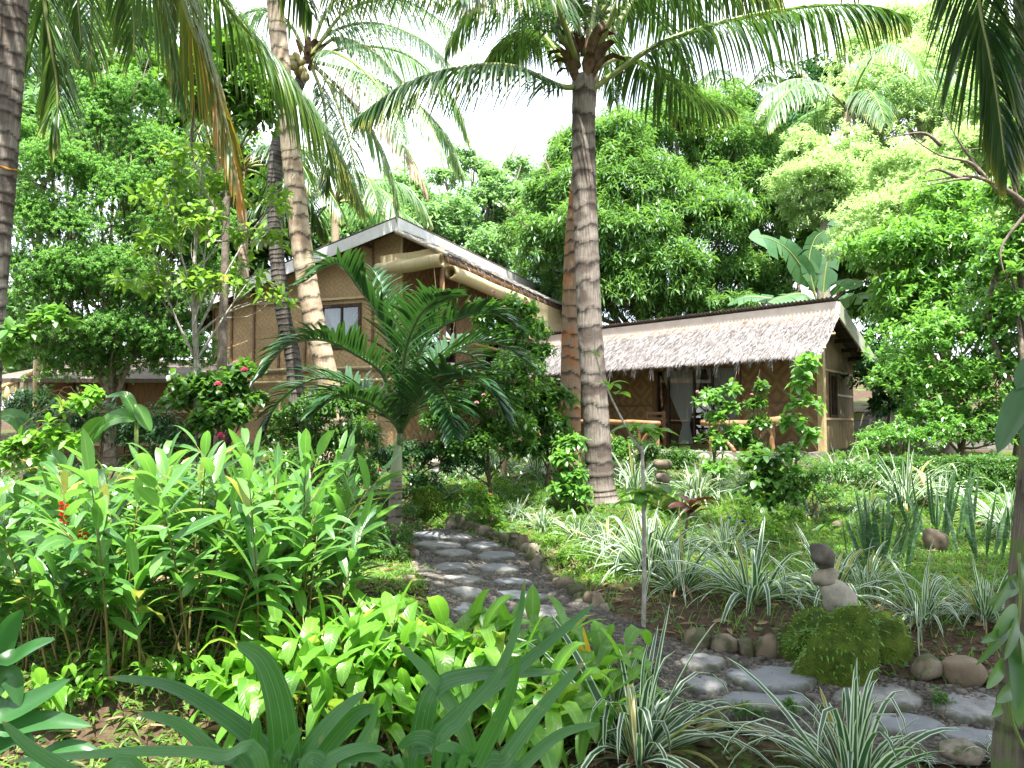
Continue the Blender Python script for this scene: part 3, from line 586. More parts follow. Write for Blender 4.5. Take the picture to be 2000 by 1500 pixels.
# ---- low hut on the right
def hut():
    D=15.; X=(1605-1000)/F*D*1.0; O=np.array([X,D,0]); u=np.array([-.667,.745,0]); v=np.array([-.745,-.667,0]); w=np.array([.574,.819,0]); wr=np.array([.819,-.574,0])
    z0=1.10; LEN=8.2; DEP=2.55
    t=thing('thatched_hut','low woven bamboo hut with grey thatched awning and curtained glass doors','hut',(O[0],O[1],z0)); loc=t.location
    O3=np.array([O[0],O[1],0.]); P=lambda a,b,z: O3+u*a+v*b+Zv*z
    m=MB(); wall_hole(m,O,u,v,(0,LEN),(z0,3.45),[(1.72,3.98,z0,2.89),(6.3,7.3,z0,2.75)]); m.build('front_wall',M['woven'],t,loc=loc,smooth=False)
    m=MB(); wall_hole(m,O+w*0.0,w,wr,(0,DEP),(z0,3.05),[(.55,1.15,1.75,2.62)]); m.build('side_wall',M['cane'],t,loc=loc,smooth=False)
    m=MB(); box(m,O3,u,v,Zv,(-.05,.075),(-.066,.03),(z0,3.3)); box(m,O3+w*.05,w,wr,Zv,(-.05,.07),(.002,.03),(z0,3.2)); m.build('corner_post',M['bamboo'],t,loc=loc,smooth=False)
    m=MB(); box(m,O3+w*DEP,u,v,Zv,(0,LEN),(-.06,0),(z0,3.0)); m.build('back_wall',M['cane'],t,loc=loc,smooth=False)
    m=MB(); box(m,O3+u*LEN,w,wr,Zv,(0,DEP),(-.06,0),(z0,3.2)); m.build('end_wall',M['cane'],t,loc=loc,smooth=False)
    m=MB(); box(m,O3+u*.1+w*.1,u,v,Zv,(0,LEN-.2),(-DEP+.3,-.08),(z0-.02,z0+.02)); m.build('floor_boards',M['interior'],t,loc=loc,smooth=False)
    window(t,loc,O,u,v,1.72,3.98,z0+.02,2.89,'wood',(2.42,2.88,3.56),((1.82,2.66,1.72,2.0),(2.78,3.84,1.62,3.2)),'glass_door',.09)
    window(t,loc,O,u,v,6.3,7.3,z0+.02,2.75,'wood',(6.8,),(),'glass_door',.08)
    window(t,loc,O+w*0,w,wr,.55,1.15,1.75,2.62,'darkwood',(.75,.95),(),'window',.06)
    # battens on the side wall and skirting strips on the front
    for zz in (1.72,2.2,2.66):
        m=MB(); box(m,O3,w,wr,Zv,(.07,DEP) if zz!=2.2 else (1.16,DEP),(.002,.028),(zz-.02,zz+.02)); m.build('batten',M['bamboo'],t,loc=loc,smooth=False)
    m=MB(); box(m,O3,u,v,Zv,(.08,1.71),(.002,.03),(2.02,2.06)); box(m,O3,u,v,Zv,(3.99,6.29),(.002,.03),(2.02,2.06)); m.build('batten',M['wood'],t,loc=loc,smooth=False)
    m=MB(); box(m,O3,u,v,Zv,(-.05,LEN),(-.02,.25),(3.12,3.22)); m.build('wall_plate',M['wood'],t,loc=loc,smooth=False)
    # roof: mono-pitch corrugated sheet falling backwards
    R0=P(-.486,.3,3.90); dn=w*3.75-Zv*.95+wr*.0
    m=MB(); corrugated(m,R0+Zv*.03-dn/np.linalg.norm(dn)*.05,u,dn,LEN+.7,3.95); m.build('roof',M['iron'],t,loc=loc)
    m=MB(); box(m,P(-.486,.3,0),u,v,Zv,(0,LEN+.7),(-.025,0),(3.60,3.86)); m.build('fascia',M['cream_paint'],t,loc=loc,smooth=False)
    m=MB(); a=P(-.500,.27,3.71); beam(m,a,a+dn,.03,.30); m.build('bargeboard',M['skylit_paint'],t,loc=loc,smooth=False)
    m=MB()
    for k in range(7):
        q=P(-.46,.2,3.62)+dn*(.05+k*.15); box(m,q,u,v,Zv,(0,2.2),(-.04,0),(-.05,.03))
    m.build('purlin',M['darkwood'],t,loc=loc,smooth=False)
    # gable infill over the side wall
    m=MB(); A=O3+Zv*3.05; B=O3+w*DEP+Zv*3.05; face(m,A,B,O3+w*DEP+Zv*3.12,O3+Zv*3.66,[(0,0,0),(2.5,0,0),(2.5,.1,0),(0,.7,0)]); m.build('gable_infill',M['cane'],t,loc=loc,smooth=False)
    thatch(t,loc,P(-.52,.325,3.66),P(LEN-.1,.325,3.66),P(-.60,1.22,2.86),P(LEN-.1,1.22,2.86),26,2600,5200,11,.22)
    m=MB()
    for k in range(11): q=P(-.4+k*.8,.36,3.43); beam(m,q,q+v*.86-Zv*.68,.06,.06)
    m.build('awning_rafter',M['wood'],t,loc=loc,smooth=False)
    for a in (-.55,):
        for q in (.45,.8):
            p=P(a,.34+q,3.56-.78*q); m=MB(); tube(m,np.array([p+u*.2,p-u*.12]),[.02,.02],8); m.build('awning_pole',M['bamboo'],t,loc=loc)
    # stone plinth, deck and driftwood rails
    m=MB(); box(m,O3,u,v,Zv,(-.1,LEN),(0.04,1.75),(.72,z0)); m.build('deck',M['stonewall'],t,loc=loc,smooth=False)
    g=np.random.default_rng(5)
    def log(a,b,r0,r1,name,sag=.0):
        n=12; s=np.linspace(0,1,n); A,B=np.asarray(a),np.asarray(b); C=A*(1-s[:,None])+B*s[:,None]; C[:,2]+=np.sin(s*pi)*sag; C+=g.normal(0,.006,C.shape)
        m=MB(); tube(m,C,(r0*(1-s)+r1*s)*(1+g.normal(0,.05,n)),10); return m.build(name,M['driftwood'],t,loc=loc)
    b=1.62; rz=z0+.55
    log(P(2.55,b,rz-.02),P(6.3,b,rz+.02),.055,.05,'handrail',.03); log(P(-.15,b,rz+.04),P(1.55,b,rz),.085,.06,'handrail',-.05)
    for a in (2.62,4.1,5.2,6.2): log(P(a,b,z0-.02),P(a,b,rz),.045,.04,'rail_post')
    for a in (.1,1.35): log(P(a,b,z0-.02),P(a,b,rz),.05,.045,'rail_post')
    for a,c in ((3.15,2.66),(3.6,4.05),(4.6,4.15),(5.7,6.15),(.55,.15),(.85,1.3)): log(P(a,b,z0),P(c,b,rz-.03),.035,.03,'rail_brace')
    log(P(4.75,b-.35,z0),P(4.85,b-.35,3.05),.06,.05,'veranda_post'); log(P(4.4,b-.35,2.6),P(4.83,b-.35,1.9),.03,.03,'rail_brace',-.1)
    return t,P,z0
HUT,HP,HZ0=hut()
# garden stone wall and steps in front of the deck
t=thing('stone_step','rough stone step in front of the veranda, below the curtained doors','step',HP(2.5,2.2,.9))
for k,(b,z,hh) in enumerate(((1.95,.98,.12),(2.35,.84,.13))):
    mb=MB()
    for j in range(13): q=HP(-.4+j*.42,b,z); rock(mb,q,(.23,.17,hh),.8+j,60+j+20*k,.14,14,9)
    mb.build('stone_course',M['stonewall'],t,loc=t.location)
# veranda chair
def chair(a,b,rz,lab):
    c=HP(a,b,HZ0); t=thing('wooden_chair',lab,'chair',c); t.rotation_euler=(0,0,rz)
    for sx in (-.2,.2):
        for sy in (-.2,.2): m=MB(); box(m,(0,0,0),(1,0,0),(0,1,0),Zv,(sx-.025,sx+.025),(sy-.025,sy+.025),(0,.8 if sy>0 else .4)); m.build('leg',M['wood'],t,smooth=False)
    m=MB(); box(m,(0,0,0),(1,0,0),(0,1,0),Zv,(-.23,.23),(-.23,.17),(.401,.44)); m.build('seat',M['wood'],t,smooth=False)
    m=MB()
    for z in (.5,.6,.72): box(m,(0,0,0),(1,0,0),(0,1,0),Zv,(-.174,.174),(.18,.21),(z,z+.06))
    m.build('backrest',M['wood'],t,smooth=False)
chair(.95,.75,-.9,'dark wooden chair on the veranda behind the right driftwood rail')
chair(3.3,.9,-.6,'wooden chair in front of the curtained glass door')
# ---- two storey house on the left
def house():
    C=at(787,640,16.5); C3=np.array([C[0],C[1],0.]); e1=np.array([-.934,.358,0]); e2=np.array([.365,.931,0]); n1=-e2; n2=-e1
    W=4.95; LEN=9.5; zf=2.86; zg=float(h(C[0],C[1]))-.1
    t=thing('bamboo_house','tall woven bamboo house with white trimmed roof and rolled up bamboo blinds','house',(C[0],C[1],zg)); loc=t.location
    # frame: a along the front to the left, b along the veranda side away
    P=lambda a,b,z: C3+e1*a+e2*b+Zv*z
    roofz=lambda a: 5.82-(a+.0)*.272
    m=MB(); wall_hole(m,C3,e1,n1,(0,W),(zf,4.28),[(1.00,2.05,3.22,4.2)],.07); 
    # sloped top of the front wall
    N=12
    for i in range(N):
        a0,a1=W*i/N,W*(i+1)/N; q=lambda a,z,dd: P(a,dd,z)
        face(m,q(a0,4.28,0),q(a1,4.28,0),q(a1,roofz(a1)-.12,0),q(a0,roofz(a0)-.12,0),[(a0,4.28,0),(a1,4.28,0),(a1,roofz(a1),0),(a0,roofz(a0),0)])
    m.build('front_wall',M['woven_pale'],t,loc=loc,smooth=False)
    m=MB(); wall_hole(m,C3,e1,n1,(.0,W+.0),(zg,zf-.1),[(1.6,2.3,1.5,2.4)],.07); m.build('lower_wall',M['woven_pale'],t,loc=loc,smooth=False)
    window(t,loc,C3,e1,n1,1.0,2.05,3.22,4.2,'darkwood',(1.5,),((1.1,2.0,3.5,1.6),),'window',.07)
    window(t,loc,C3,e1,n1,1.6,2.3,1.5,2.4,'white',(1.95,),(),'window',.07)
    for a in (.03,.72,2.42,3.1,3.78,4.4,4.92):
        m=MB(); box(m,C3,e1,n1,Zv,(a-.022,a+.022),(.003,.03),(zf,roofz(a)-.14)); m.build('batten',M['wood'] if a>.1 else M['bamboo'],t,loc=loc,smooth=False)
    m=MB(); box(m,C3,e1,n1,Zv,(.06,W),(.031,.06),(4.29,4.34)); m.build('batten',M['bamboo'],t,loc=loc,smooth=False)
    for z in (zf-.05,zf-.32,1.9):
        m=MB(); A=P(-.05,-.1,z); B=P(W+.05,-.1,z); tube(m,np.array([A,(A+B)/2,B]),[.035]*3,9); m.build('bamboo_rail',M['bamboo'],t,loc=loc)
    m=MB(); box(m,C3,e1,n1,Zv,(-1.15,W),(-.5,.02),(zf-.099,zf-.001)); m.build('floor_slab',M['concrete'],t,loc=loc,smooth=False)
    m=MB(); box(m,C3,e2,n2,Zv,(.5,LEN),(-.05,1.15),(zf-.098,zf-.002)); m.build('veranda_floor',M['plank'],t,loc=loc,smooth=False)
    # veranda side wall
    m=MB(); wall_hole(m,C3,e2,n2,(.0,LEN),(zf,5.55),[(.7,2.5,3.0,4.45),(4.2,5.4,zf,4.6)],.06); wall_hole(m,C3,e2,n2,(.0,LEN),(zg,zf-.1),[],.06); m.build('veranda_wall',M['woven'],t,loc=loc,smooth=False)
    window(t,loc,C3,e2,n2,.7,2.5,3.0,4.45,'darkwood',(1.3,1.9),((.8,1.35,3.4,.95),(1.75,2.4,3.4,2.25)),'window',.07)
    m=MB(); box(m,P(W,0,0),e2,n2,Zv,(0,LEN),(-.0,.06),(zg,4.4)); m.build('end_wall',M['woven_pale'],t,loc=loc,smooth=False)
    m=MB(); box(m,P(0,LEN,0),e1,n1,Zv,(0,W),(-.0,.06),(zg,4.4)); m.build('back_wall',M['woven_pale'],t,loc=loc,smooth=False)
    # roof
    dn=e1*(W+.55)-Zv*(W+.55)*.272; R0=P(-.10,-.42,5.87)
    m=MB(); corrugated(m,R0,e2,dn,LEN+.6,np.linalg.norm(dn)+.05); m.build('roof',M['iron'],t,loc=loc)
    m=MB(); a=P(-.08,-.43,5.70); beam(m,a,a+dn,.03,.24); m.build('bargeboard',M['white'],t,loc=loc,smooth=False)
    m=MB(); box(m,P(-.085,-.44,0),e2,n2,Zv,(.0,LEN+.6),(-.0,.028),(5.55,5.83)); m.build('fascia',M['white'],t,loc=loc,smooth=False)
    m=MB()
    for k in range(8): q=P(0.02,-.38,5.62)+dn*(k*.135); box(m,q,e2,n2,Zv,(0,.9),(-.03,.03),(-.06,0))
    m.build('purlin',M['darkwood'],t,loc=loc,smooth=False)
    thatch(t,loc,P(-.12,-.36,5.57),P(-.12,LEN,5.57),P(-1.17,-.36,5.03),P(-1.17,LEN,5.03),12,900,1800,21,.28,False)
    m=MB(); tube(m,np.array([P(-.06,-.43,5.56),P(-.6,-.43,5.29),P(-1.22,-.43,4.98)]),[.05,.05,.045],9); m.build('awning_pole',M['bark_grey'],t,loc=loc)
    m=MB(); tube(m,np.array([P(-1.12,-.4,4.93),P(-1.12,4,4.93),P(-1.12,LEN,4.93)]),[.05]*3,9); m.build('awning_beam',M['driftwood'],t,loc=loc)
    m=MB(); tube(m,np.array([P(-1.05,-.3,zf-.1),P(-1.06,-.3,4.0),P(-1.04,-.3,4.95)]),[.06,.055,.05],9); m.build('veranda_post',M['driftwood'],t,loc=loc)
    m=MB(); tube(m,np.array([P(-1.04,3.6,zf-.1),P(-1.06,3.6,4.0),P(-1.04,3.6,4.9)]),[.06,.055,.05],9); m.build('veranda_post',M['driftwood'],t,loc=loc)
    m=MB(); tube(m,np.array([P(.1,-.36,3.05),P(-.5,-.33,3.04),P(-1.1,-.3,3.06)]),[.035]*3,8); tube(m,np.array([P(-1.06,-.3,3.35),P(-1.06,2,3.36),P(-1.06,3.6,3.35)]),[.035]*3,8); m.build('handrail',M['driftwood'],t,loc=loc)
    # rolled blinds: a spiral roll each
    def roll(A,B,r,nm='rolled_blind'):
        A,B=np.asarray(A),np.asarray(B); ax=nrm(B-A); up=Zv-ax*ax[2]; up=nrm(up); sd_=np.cross(ax,up); th=np.linspace(0,2*pi*3.2,90); rr=r*(1-.22*th/th[-1]*2.2*.5-.1*th/th[-1]); Lr=np.linalg.norm(B-A)
        pts=[]; 
        s0=[np.array(A)+up*(r*2.1)-sd_*r*.95, np.array(A)+up*r*.9-sd_*r*1.0]
        prof=[(-r*.95,r*2.2),(-r,r*1.0)]+[(-rr[i]*cos(th[i]),-rr[i]*sin(th[i])) for i in range(90)]
        n=30; V=np.array([[A+ax*Lr*q+sd_*x+up*(y+ .01*sin(q*9)) for q in np.linspace(0,1,n)] for x,y in prof]); m=MB(); idx=np.arange(V.shape[0]*n).reshape(-1,n)
        U=np.zeros(V.shape); U[...,0]=(np.linspace(0,1,n)*Lr)[None]; U[...,1]=np.concatenate([[0,.2],.3+np.cumsum(rr*(th[1]-th[0]))])[:,None]
        m.add(V,np.stack([idx[:-1,:-1],idx[:-1,1:],idx[1:,1:],idx[1:,:-1]],-1),U); return m.build(nm,M['blind'],t,loc=loc)
    roll(P(.36,-.44,4.78),P(-1.14,-.5,4.86),.14); roll(P(-1.22,-.30,4.66),P(-1.22,4.0,4.66),.15)
    m=MB(); A=P(-1.2,4.35,4.85); B=P(-1.2,8.6,4.85); nb=12; V=[]
    for k in range(nb): V.append([A*(1-q)+B*q-Zv*(k/(nb-1)*1.05)+e1*.01*sin(k*2+q*7) for q in np.linspace(0,1,20)])
    V=np.array(V); U=np.zeros(V.shape); U[...,0]=np.linspace(0,4.2,20)[None]; U[...,1]=np.linspace(0,1,nb)[:,None]; idx=np.arange(nb*20).reshape(nb,20); m.add(V,np.stack([idx[:-1,:-1],idx[:-1,1:],idx[1:,1:],idx[1:,:-1]],-1),U); m.build('lowered_blind',M['blind'],t,loc=loc)
    for (a,b) in (((-.95,-.47,4.75),(-1.08,-.38,3.1)),((-1.2,.2,4.6),(-1.08,.05,3.1))):
        m=MB(); tube(m,np.array([P(*a),P(*b)]),[.009,.009],6); m.build('blind_cord',M['bamboo'],t,loc=loc)
house()
# ---- low timber outbuilding and stair at far left
def shed():
    A=at(60,860,14.6); A=np.array([A[0],A[1],0]); ax=np.array([1,.03,0]); ay=np.array([.03,-1,0]); z0=float(h(A[0],A[1]))-.1
    t=thing('timber_shed','dark timber outbuilding with low roof behind the heliconia leaves','shed',(A[0],A[1],z0)); loc=t.location
    m=MB(); wall_hole(m,A,ax,ay,(0,3.0),(z0,2.45),[(1.75,2.45,z0,1.75)]); m.build('front_wall',M['plank'],t,loc=loc,smooth=False)
    m=MB(); box(m,A,ax,ay,Zv,(0,3.0),(-2,-1.9),(z0,2.4)); m.build('back_wall',M['darkwood'],t,loc=loc,smooth=False)
    for x in (0,.72,1.66,2.54,3.0): m=MB(); box(m,A,ax,ay,Zv,(x-.05,x+.05),(.003,.06),(z0,2.44)); m.build('post',M['wood'],t,loc=loc,smooth=False)
    for z in (1.25,1.85): m=MB(); box(m,A,ax,ay,Zv,(-.05,3.0),(.061,.09),(z-.03,z+.03)); m.build('batten',M['bamboo'],t,loc=loc,smooth=False)
    m=MB()
    for k in range(9): box(m,A,ax,ay,Zv,(1.76+k*.076,1.83+k*.076),(-.04,-.01),(z0+.3,1.3))
    m.build('slatted_door',M['plank'],t,loc=loc,smooth=False)
    m=MB(); box(m,A,ax,nrm(ay-Zv*.18),nrm(Zv+ay*.18),(-.3,3.2),(-2.3,.5),(2.46,2.53)); m.build('roof',M['iron'],t,loc=loc,smooth=False)
    B=at(-40,800,13.6); s=thing('garden_stair','bamboo railed stair climbing beside the timber outbuilding','stair',(B[0],B[1],z0)); loc=s.location
    a=at(-30,775,13.6); b=at(96,712,13.9); m=MB(); tube(m,np.array([a,b]),[.05,.05],9); m.build('handrail',M['bamboo'],s,loc=loc)
    a2=at(-30,815,13.6); b2=at(90,735,13.9); m=MB(); beam(m,a2,b2,.08,.14); m.build('stringer',M['white'],s,loc=loc,smooth=False)
    for q in (.15,.35,.5,.65,.82,.97): m=MB(); c=a*(1-q)+b*q; tube(m,np.array([c-Zv*(.34 if q<.9 else 1.7),c]),[.045,.045],9); m.build('baluster',M['bamboo'],s,loc=loc)
    m=MB(); d=at(72,690,13.7); tube(m,np.array([d-Zv*1.9,d+Zv*.25]),[.05,.045],9); m.build('newel_post',M['bamboo'],s,loc=loc)
shed()
# ---- concrete block wall
A=at(1662,900,17.6); B=at(1990,900,16.4); ax=nrm(np.array([B[0]-A[0],B[1]-A[1],0])); ay=np.cross(ax,Zv); Lw=float(np.hypot(*(B-A)[:2]))
t=thing('block_wall','mossy grey concrete block wall beside the hut side wall','wall',(A[0],A[1],.9)); m=MB(); box(m,(A[0],A[1],.7),ax,ay,Zv,(0,Lw),(-.12,0),(0,1.17)); m.build('blockwork',M['block'],t,loc=t.location,smooth=False)
m=MB(); g=np.random.default_rng(8)
for k in range(30): rock(m,(np.array([A[0],A[1],1.875])+ax*(k+.5)*Lw/30-ay*.06),(Lw/50,.075,.025),0,900+k,.2,12,7)
m.build('coping',M['moss'],t,loc=t.location)
# edging stones row behind the lawn
# ------------------------------------------------------------ trees
def tree(name,label,cat,base,lobes,tips,per,Ll,Lw,mat,bark='bark',tr=.12,droop=.8,prof='lance',nseg=2,fold=0,spread=.9,shell=.55,trunkpts=None,group=None,crown='crown',up=.15,limbs=True,seed=1,minz=-9,flowers=None,world=False):
    g=np.random.default_rng(seed); base=np.asarray(base,float); t=thing(name,label,cat,base,group)
    Cs=[]; Rs=[]
    for (px,py,d,r) in lobes:
        if world: c,k=np.array([px,py,d],float),r
        else: c=at(px,py,d); k=r/F*d
        Cs.append(c); Rs.append((k,k*.9,k*.85))
    Cs=np.array(Cs); Rs=np.array(Rs); pr=Rs[:,0]**2; pr=pr/pr.sum()
    li=g.choice(len(Cs),tips,p=pr); d=nrm(g.normal(size=(tips,3))); d[:,2]=np.where(d[:,2]<-.35,-d[:,2]*.6,d[:,2])
    bump=1+.16*np.sin(d[:,0]*5+li*1.7)+.14*np.sin(d[:,1]*6+li*2.9)+.14*np.sin(d[:,2]*7+li)
    rr=(shell+(1-shell)*g.random(tips)**.6)*bump
    T=Cs[li]+d*Rs[li]*rr[:,None]; ok=T[:,2]>np.maximum(minz,h(T[:,0],T[:,1])+.05); T,d,li=T[ok],d[ok],li[ok]; n=len(T)
    ax=nrm(d+g.normal(0,.35,d.shape)+np.array([0,0,up*2]))
    a=nrm(np.cross(ax,g.normal(size=ax.shape))); b=np.cross(ax,a)
    ph=np.arange(per)*2.399; 
    Pp=np.repeat(T,per,0); th=np.tile(ph,n)+np.repeat(g.uniform(0,6.3,n),per)
    rad=np.repeat(a,per,0)*np.cos(th)[:,None]+np.repeat(b,per,0)*np.sin(th)[:,None]
    off=np.tile(np.linspace(-.35,.35,per),n)*Ll
    Pp=Pp+np.repeat(ax,per,0)*off[:,None]; Dd=nrm(rad*spread+np.repeat(ax,per,0)*g.uniform(.1,.8,(n*per,1))+g.normal(0,.15,(n*per,3)))
    m=MB(); ribbons(m,Pp,Dd,Ll*g.uniform(.6,1.15,n*per),Lw*g.uniform(.75,1.2,n*per),droop*g.uniform(.5,1.3,n*per),nseg,prof,fold,roll=.35,rg=g,rnd=np.repeat(g.random(n),per)*.7+.3*g.random(n*per))
    # woody parts
    w=MB(); cc=(Cs*pr[:,None]).sum(0)
    tp=np.asarray(trunkpts,float) if trunkpts is not None else np.array([base-[0,0,.15],base*.6+cc*.4+g.normal(0,.1,3)*[1,1,0],cc])
    C=crom(tp,16); s=np.linspace(0,1,16); tube(w,C,tr*(1-.72*s)*(1+.5*np.exp(-s*14)),10)
    if limbs:
        for i,c in enumerate(Cs):
            j=int(np.clip(g.integers(4,12),0,15)); q=C[j]; mid=(q+c)/2+g.normal(0,.12,3)*np.linalg.norm(c-q)*.6
            K=crom(np.array([q,mid,c+ (c-q)*.25]),9); tube(w,K,tr*(1-.72*j/15)*.6*np.linspace(1,.18,9),7)
            for e in range(5):
                T2=T[li==i]
                if len(T2)==0: break
                e2=T2[g.integers(len(T2))]; q2=K[int(g.integers(3,8))]; tube(w,crom(np.array([q2,(q2+e2)/2+g.normal(0,.06,3),e2]),6),tr*.14*np.linspace(1,.3,6),5)
    w.build('trunk',M[bark],t,loc=base); m.build(crown,M[mat],t,loc=base)
    if flowers:
        for (px,py,dd,sz,mt) in flowers: flower(t,base,at(px,py,dd),sz,mt,g)
    return t
def flower(parent,loc,c,sz,mt,g,name='flower'):
    b=MB(); n=14; th=np.arange(n)*2.399; el=np.linspace(1.2,.1,n); D=np.stack([np.cos(th)*np.cos(el),np.sin(th)*np.cos(el)-.5,np.sin(el)],-1)
    ribbons(b,np.repeat(np.asarray(c)[None],n,0),D,sz*g.uniform(.8,1.1,n),sz*.75,.5,3,'oval',.2,roll=.3,rg=g); return b.build(name,M[mt],parent,loc=loc)

# ------------------------------------------------------------ palms
def frond(parent,loc,pts,Lmax,n=85,w=.038,droop=2.2,mat='coco',r0=.035,s0=.2,lift=.15,fwd=.6,seed=0,up=None,name='frond',stem='petiole'):
    g=np.random.default_rng(seed); C=crom(pts,48); T=nrm(np.gradient(C,axis=0)); m=MB()
    s=np.linspace(0,1,48); tube(m,C,r0*(1-.85*s)+.004,7,0)
    q=np.linspace(s0,.995,n); f=q*47; i=np.clip(f.astype(int),0,46); fr=(f-i)[:,None]; P=C[i]*(1-fr)+C[i+1]*fr; t=nrm(T[i]*(1-fr)+T[i+1]*fr)
    upv=np.array([0,0,1.]) if up is None else np.asarray(up,float)
    side=nrm(np.cross(t,upv)+1e-6); nn=np.cross(side,t); prof=np.interp(q,[s0,s0+.12,.5,.8,1],[.45,.85,1,.72,.3])
    for sg in (-1,1):
        D=t*(fwd+.5*q[:,None]**3)+side*sg*.85+nn*lift+g.normal(0,.07,(n,3))
        keep=g.random(n)<.97
        ribbons(m,P[keep],D[keep],(Lmax*prof*g.uniform(.88,1.08,n))[keep],w*g.uniform(.8,1.1,n)[keep],(droop*g.uniform(.7,1.3,n))[keep],5,'leaflet',.18,roll=.25,pw=.75,mi=1,rnd=np.clip(q*.8+g.normal(0,.12,n),0,1)[keep],rg=g)
    return m.build(name,[M[stem],M[mat]],parent,loc=loc)
def arc(c,az,el,Lr,sag,k=7):
    """a palm frond's midrib from the crown: leaves at azimuth az, elevation el, and sags"""
    d=np.array([cos(az)*cos(el),sin(az)*cos(el),sin(el)]); P=[np.asarray(c,float)]
    for i in range(k): q=(i+.5)/k; e=nrm(d+np.array([0,0,-1])*sag*q**1.4); P.append(P[-1]+e*Lr/k)
    return np.array(P)
def palm_trunk(parent,loc,pts,r0,r1,mat,ring=.11,amp=.05,flare=.7,n=None,m=26,seed=0):
    g=np.random.default_rng(seed); Lr=np.linalg.norm(np.diff(np.asarray(pts),axis=0),axis=1).sum(); n=n or int(Lr/ring*9); C=crom(pts,n); s=np.linspace(0,1,n); ln=s*Lr
    th=np.linspace(0,2*pi,m,endpoint=False); bd=np.concatenate([[0],np.cumsum(ring*g.uniform(.55,1.45,int(Lr/ring*1.6)+4))]); ph=np.interp(ln,bd,np.arange(len(bd)))
    P2=ph[:,None]+.11*np.sin(th+ln[:,None]*1.9)+.06*np.sin(3*th+ln[:,None]*5)+.05*np.sin(5*th+ln[:,None]*9); saw=1-(P2%1.0)
    r=(r0*(1-s)+r1*s)*(1+flare*np.exp(-ln/.35)); Rr=r[:,None]*(1+amp*(saw**2-.3)+.02*np.sin(2*th+ln[:,None]*.8)[:, :]); Rr*=1+g.normal(0,.006,Rr.shape)
    b=MB(); tube(b,C,Rr,m); zz=P2%1.0; b.u[0][:,2]=np.concatenate([zz[:1],zz,zz[-1:]]).ravel(); return b.build('trunk',M[mat],parent,loc=loc)
def sheaths(parent,loc,c,ax,r,n,seed,Ls=.5):
    g=np.random.default_rng(seed); b=MB(); n=int(n*.7); th=g.uniform(0,6.3,n); P=np.asarray(c)+np.stack([np.cos(th)*r,np.sin(th)*r,g.uniform(-.35,.1,n)],-1)
    ribbons(b,P,np.stack([np.cos(th)*.28,np.sin(th)*.28,g.uniform(.5,1,n)],-1),g.uniform(.5,1.1,n)*Ls,g.uniform(.06,.16,n),g.uniform(.0,1.9,n),5,'lance',.25,rg=g); b.build('leaf_sheath',M['sheath'],parent,loc=loc)
PX=lambda L_,d: np.array([at(a,b,(d if len(x)==2 else x[2])) for x in L_ for a,b in [x[:2]]])
# the main coconut palm
c=gnd(1178,978); D=c[1]
t=thing('coconut_palm','tall coconut palm with ringed grey trunk standing beside the path','palm',c,'coconut palms')
palm_trunk(t,c,[c-[0,0,.1],at(1172,940,D),at(1163,800,D),at(1152,640,D),at(1145,470,D),at(1140,300,D),at(1140,150,D)],.168,.138,'bark_palm',.215,.045,.6,seed=1)
cr=at(1140,118,D); sheaths(t,c,cr,None,.13,46,4,.55)
def pf(L_,Lm,sd,**k): frond(t,c,PX(L_,D),Lm,seed=sd,**k)
pf([(1125,170),(1094,168,D-.2),(1000,130,D-.6),(895,133,D-.9),(790,165,D-1.1),(695,232,D-1.2)],.80,1,droop=2.6)
pf([(1130,130),(1098,112,D+.3),(1052,63,D+.8),(1000,74,D+1.2),(948,122,D+1.5)],.7,2)
pf([(1128,110),(1084,60,D-.3),(1010,-10,D-.8),(900,-62,D-1.1),(770,-66,D-1.4),(640,-22,D-1.5)],.95,3,droop=3)
pf([(1132,90),(1050,-25,D+.2),(940,-90,D+.4),(800,-95,D+.6),(640,-50,D+.7)],1.,4,droop=3)
pf([(1150,180),(1230,122,D-.1),(1300,80,D-.2),(1405,45,D-.3),(1510,22,D-.4),(1615,10,D-.4),(1700,12,D-.5),(1775,32,D-.5)],.92,5,droop=3.2,n=110)
pf([(1155,140),(1210,113,D+.3),(1262,130,D+.7),(1315,160,D+1),(1370,190,D+1.2),(1435,212,D+1.3)],.85,6,droop=2.2)
pf([(1140,110),(1118,0,D-.3),(1090,-120,D-.6),(1010,-230,D-.9)],.9,7)
pf([(1150,110),(1165,0,D+.3),(1200,-120,D+.7),(1270,-200,D+1.2)],.9,8)
pf([(1160,120),(1225,-30,D-.4),(1300,-85,D-.7),(1400,-70,D-.9),(1520,-15,D-1.)],.95,9,droop=3)
pf([(1160,120),(1250,-10,D+.5),(1340,-40,D+.9),(1450,-20,D+1.3),(1560,30,D+1.6)],.9,10,droop=3)
pf([(1130,130),(1090,20,D-.9),(1040,-50,D-1.8),(980,-60,D-2.6),(900,0,D-3.1)],.85,12,droop=2.4)
for a,b_ in ((1086,48),(1178,60)): m=MB(); rock(m,at(a,b_,D-.1),(.085,.085,.11),0,int(a),.05); m.build('coconut',M['sheath'],t,loc=c)
# reddish palm just behind it
c=gnd(1112,880); D=11.2; c=np.array([at(1112,870,D)[0],D,float(h(at(1112,870,D)[0],D))])
t=thing('coconut_palm','slender rusty brown palm trunk right behind the ringed grey one','palm',c,'coconut palms')
palm_trunk(t,c,[c-[0,0,.1],at(1114,800,D),at(1116,620,D),at(1122,450,D),at(1138,300,D),at(1150,190,D),at(1158,60,D)],.155,.10,'bark_red',.17,.03,.3,seed=2)
cr=at(1160,40,D); sheaths(t,c,cr,None,.1,20,5,.4)
for i in range(9):
    az=i*2.4+.4; frond(t,c,arc(cr,az,.9-.07*(i%5),2.7+.2*(i%3),1.9),.8,70,seed=40+i,droop=2.4)
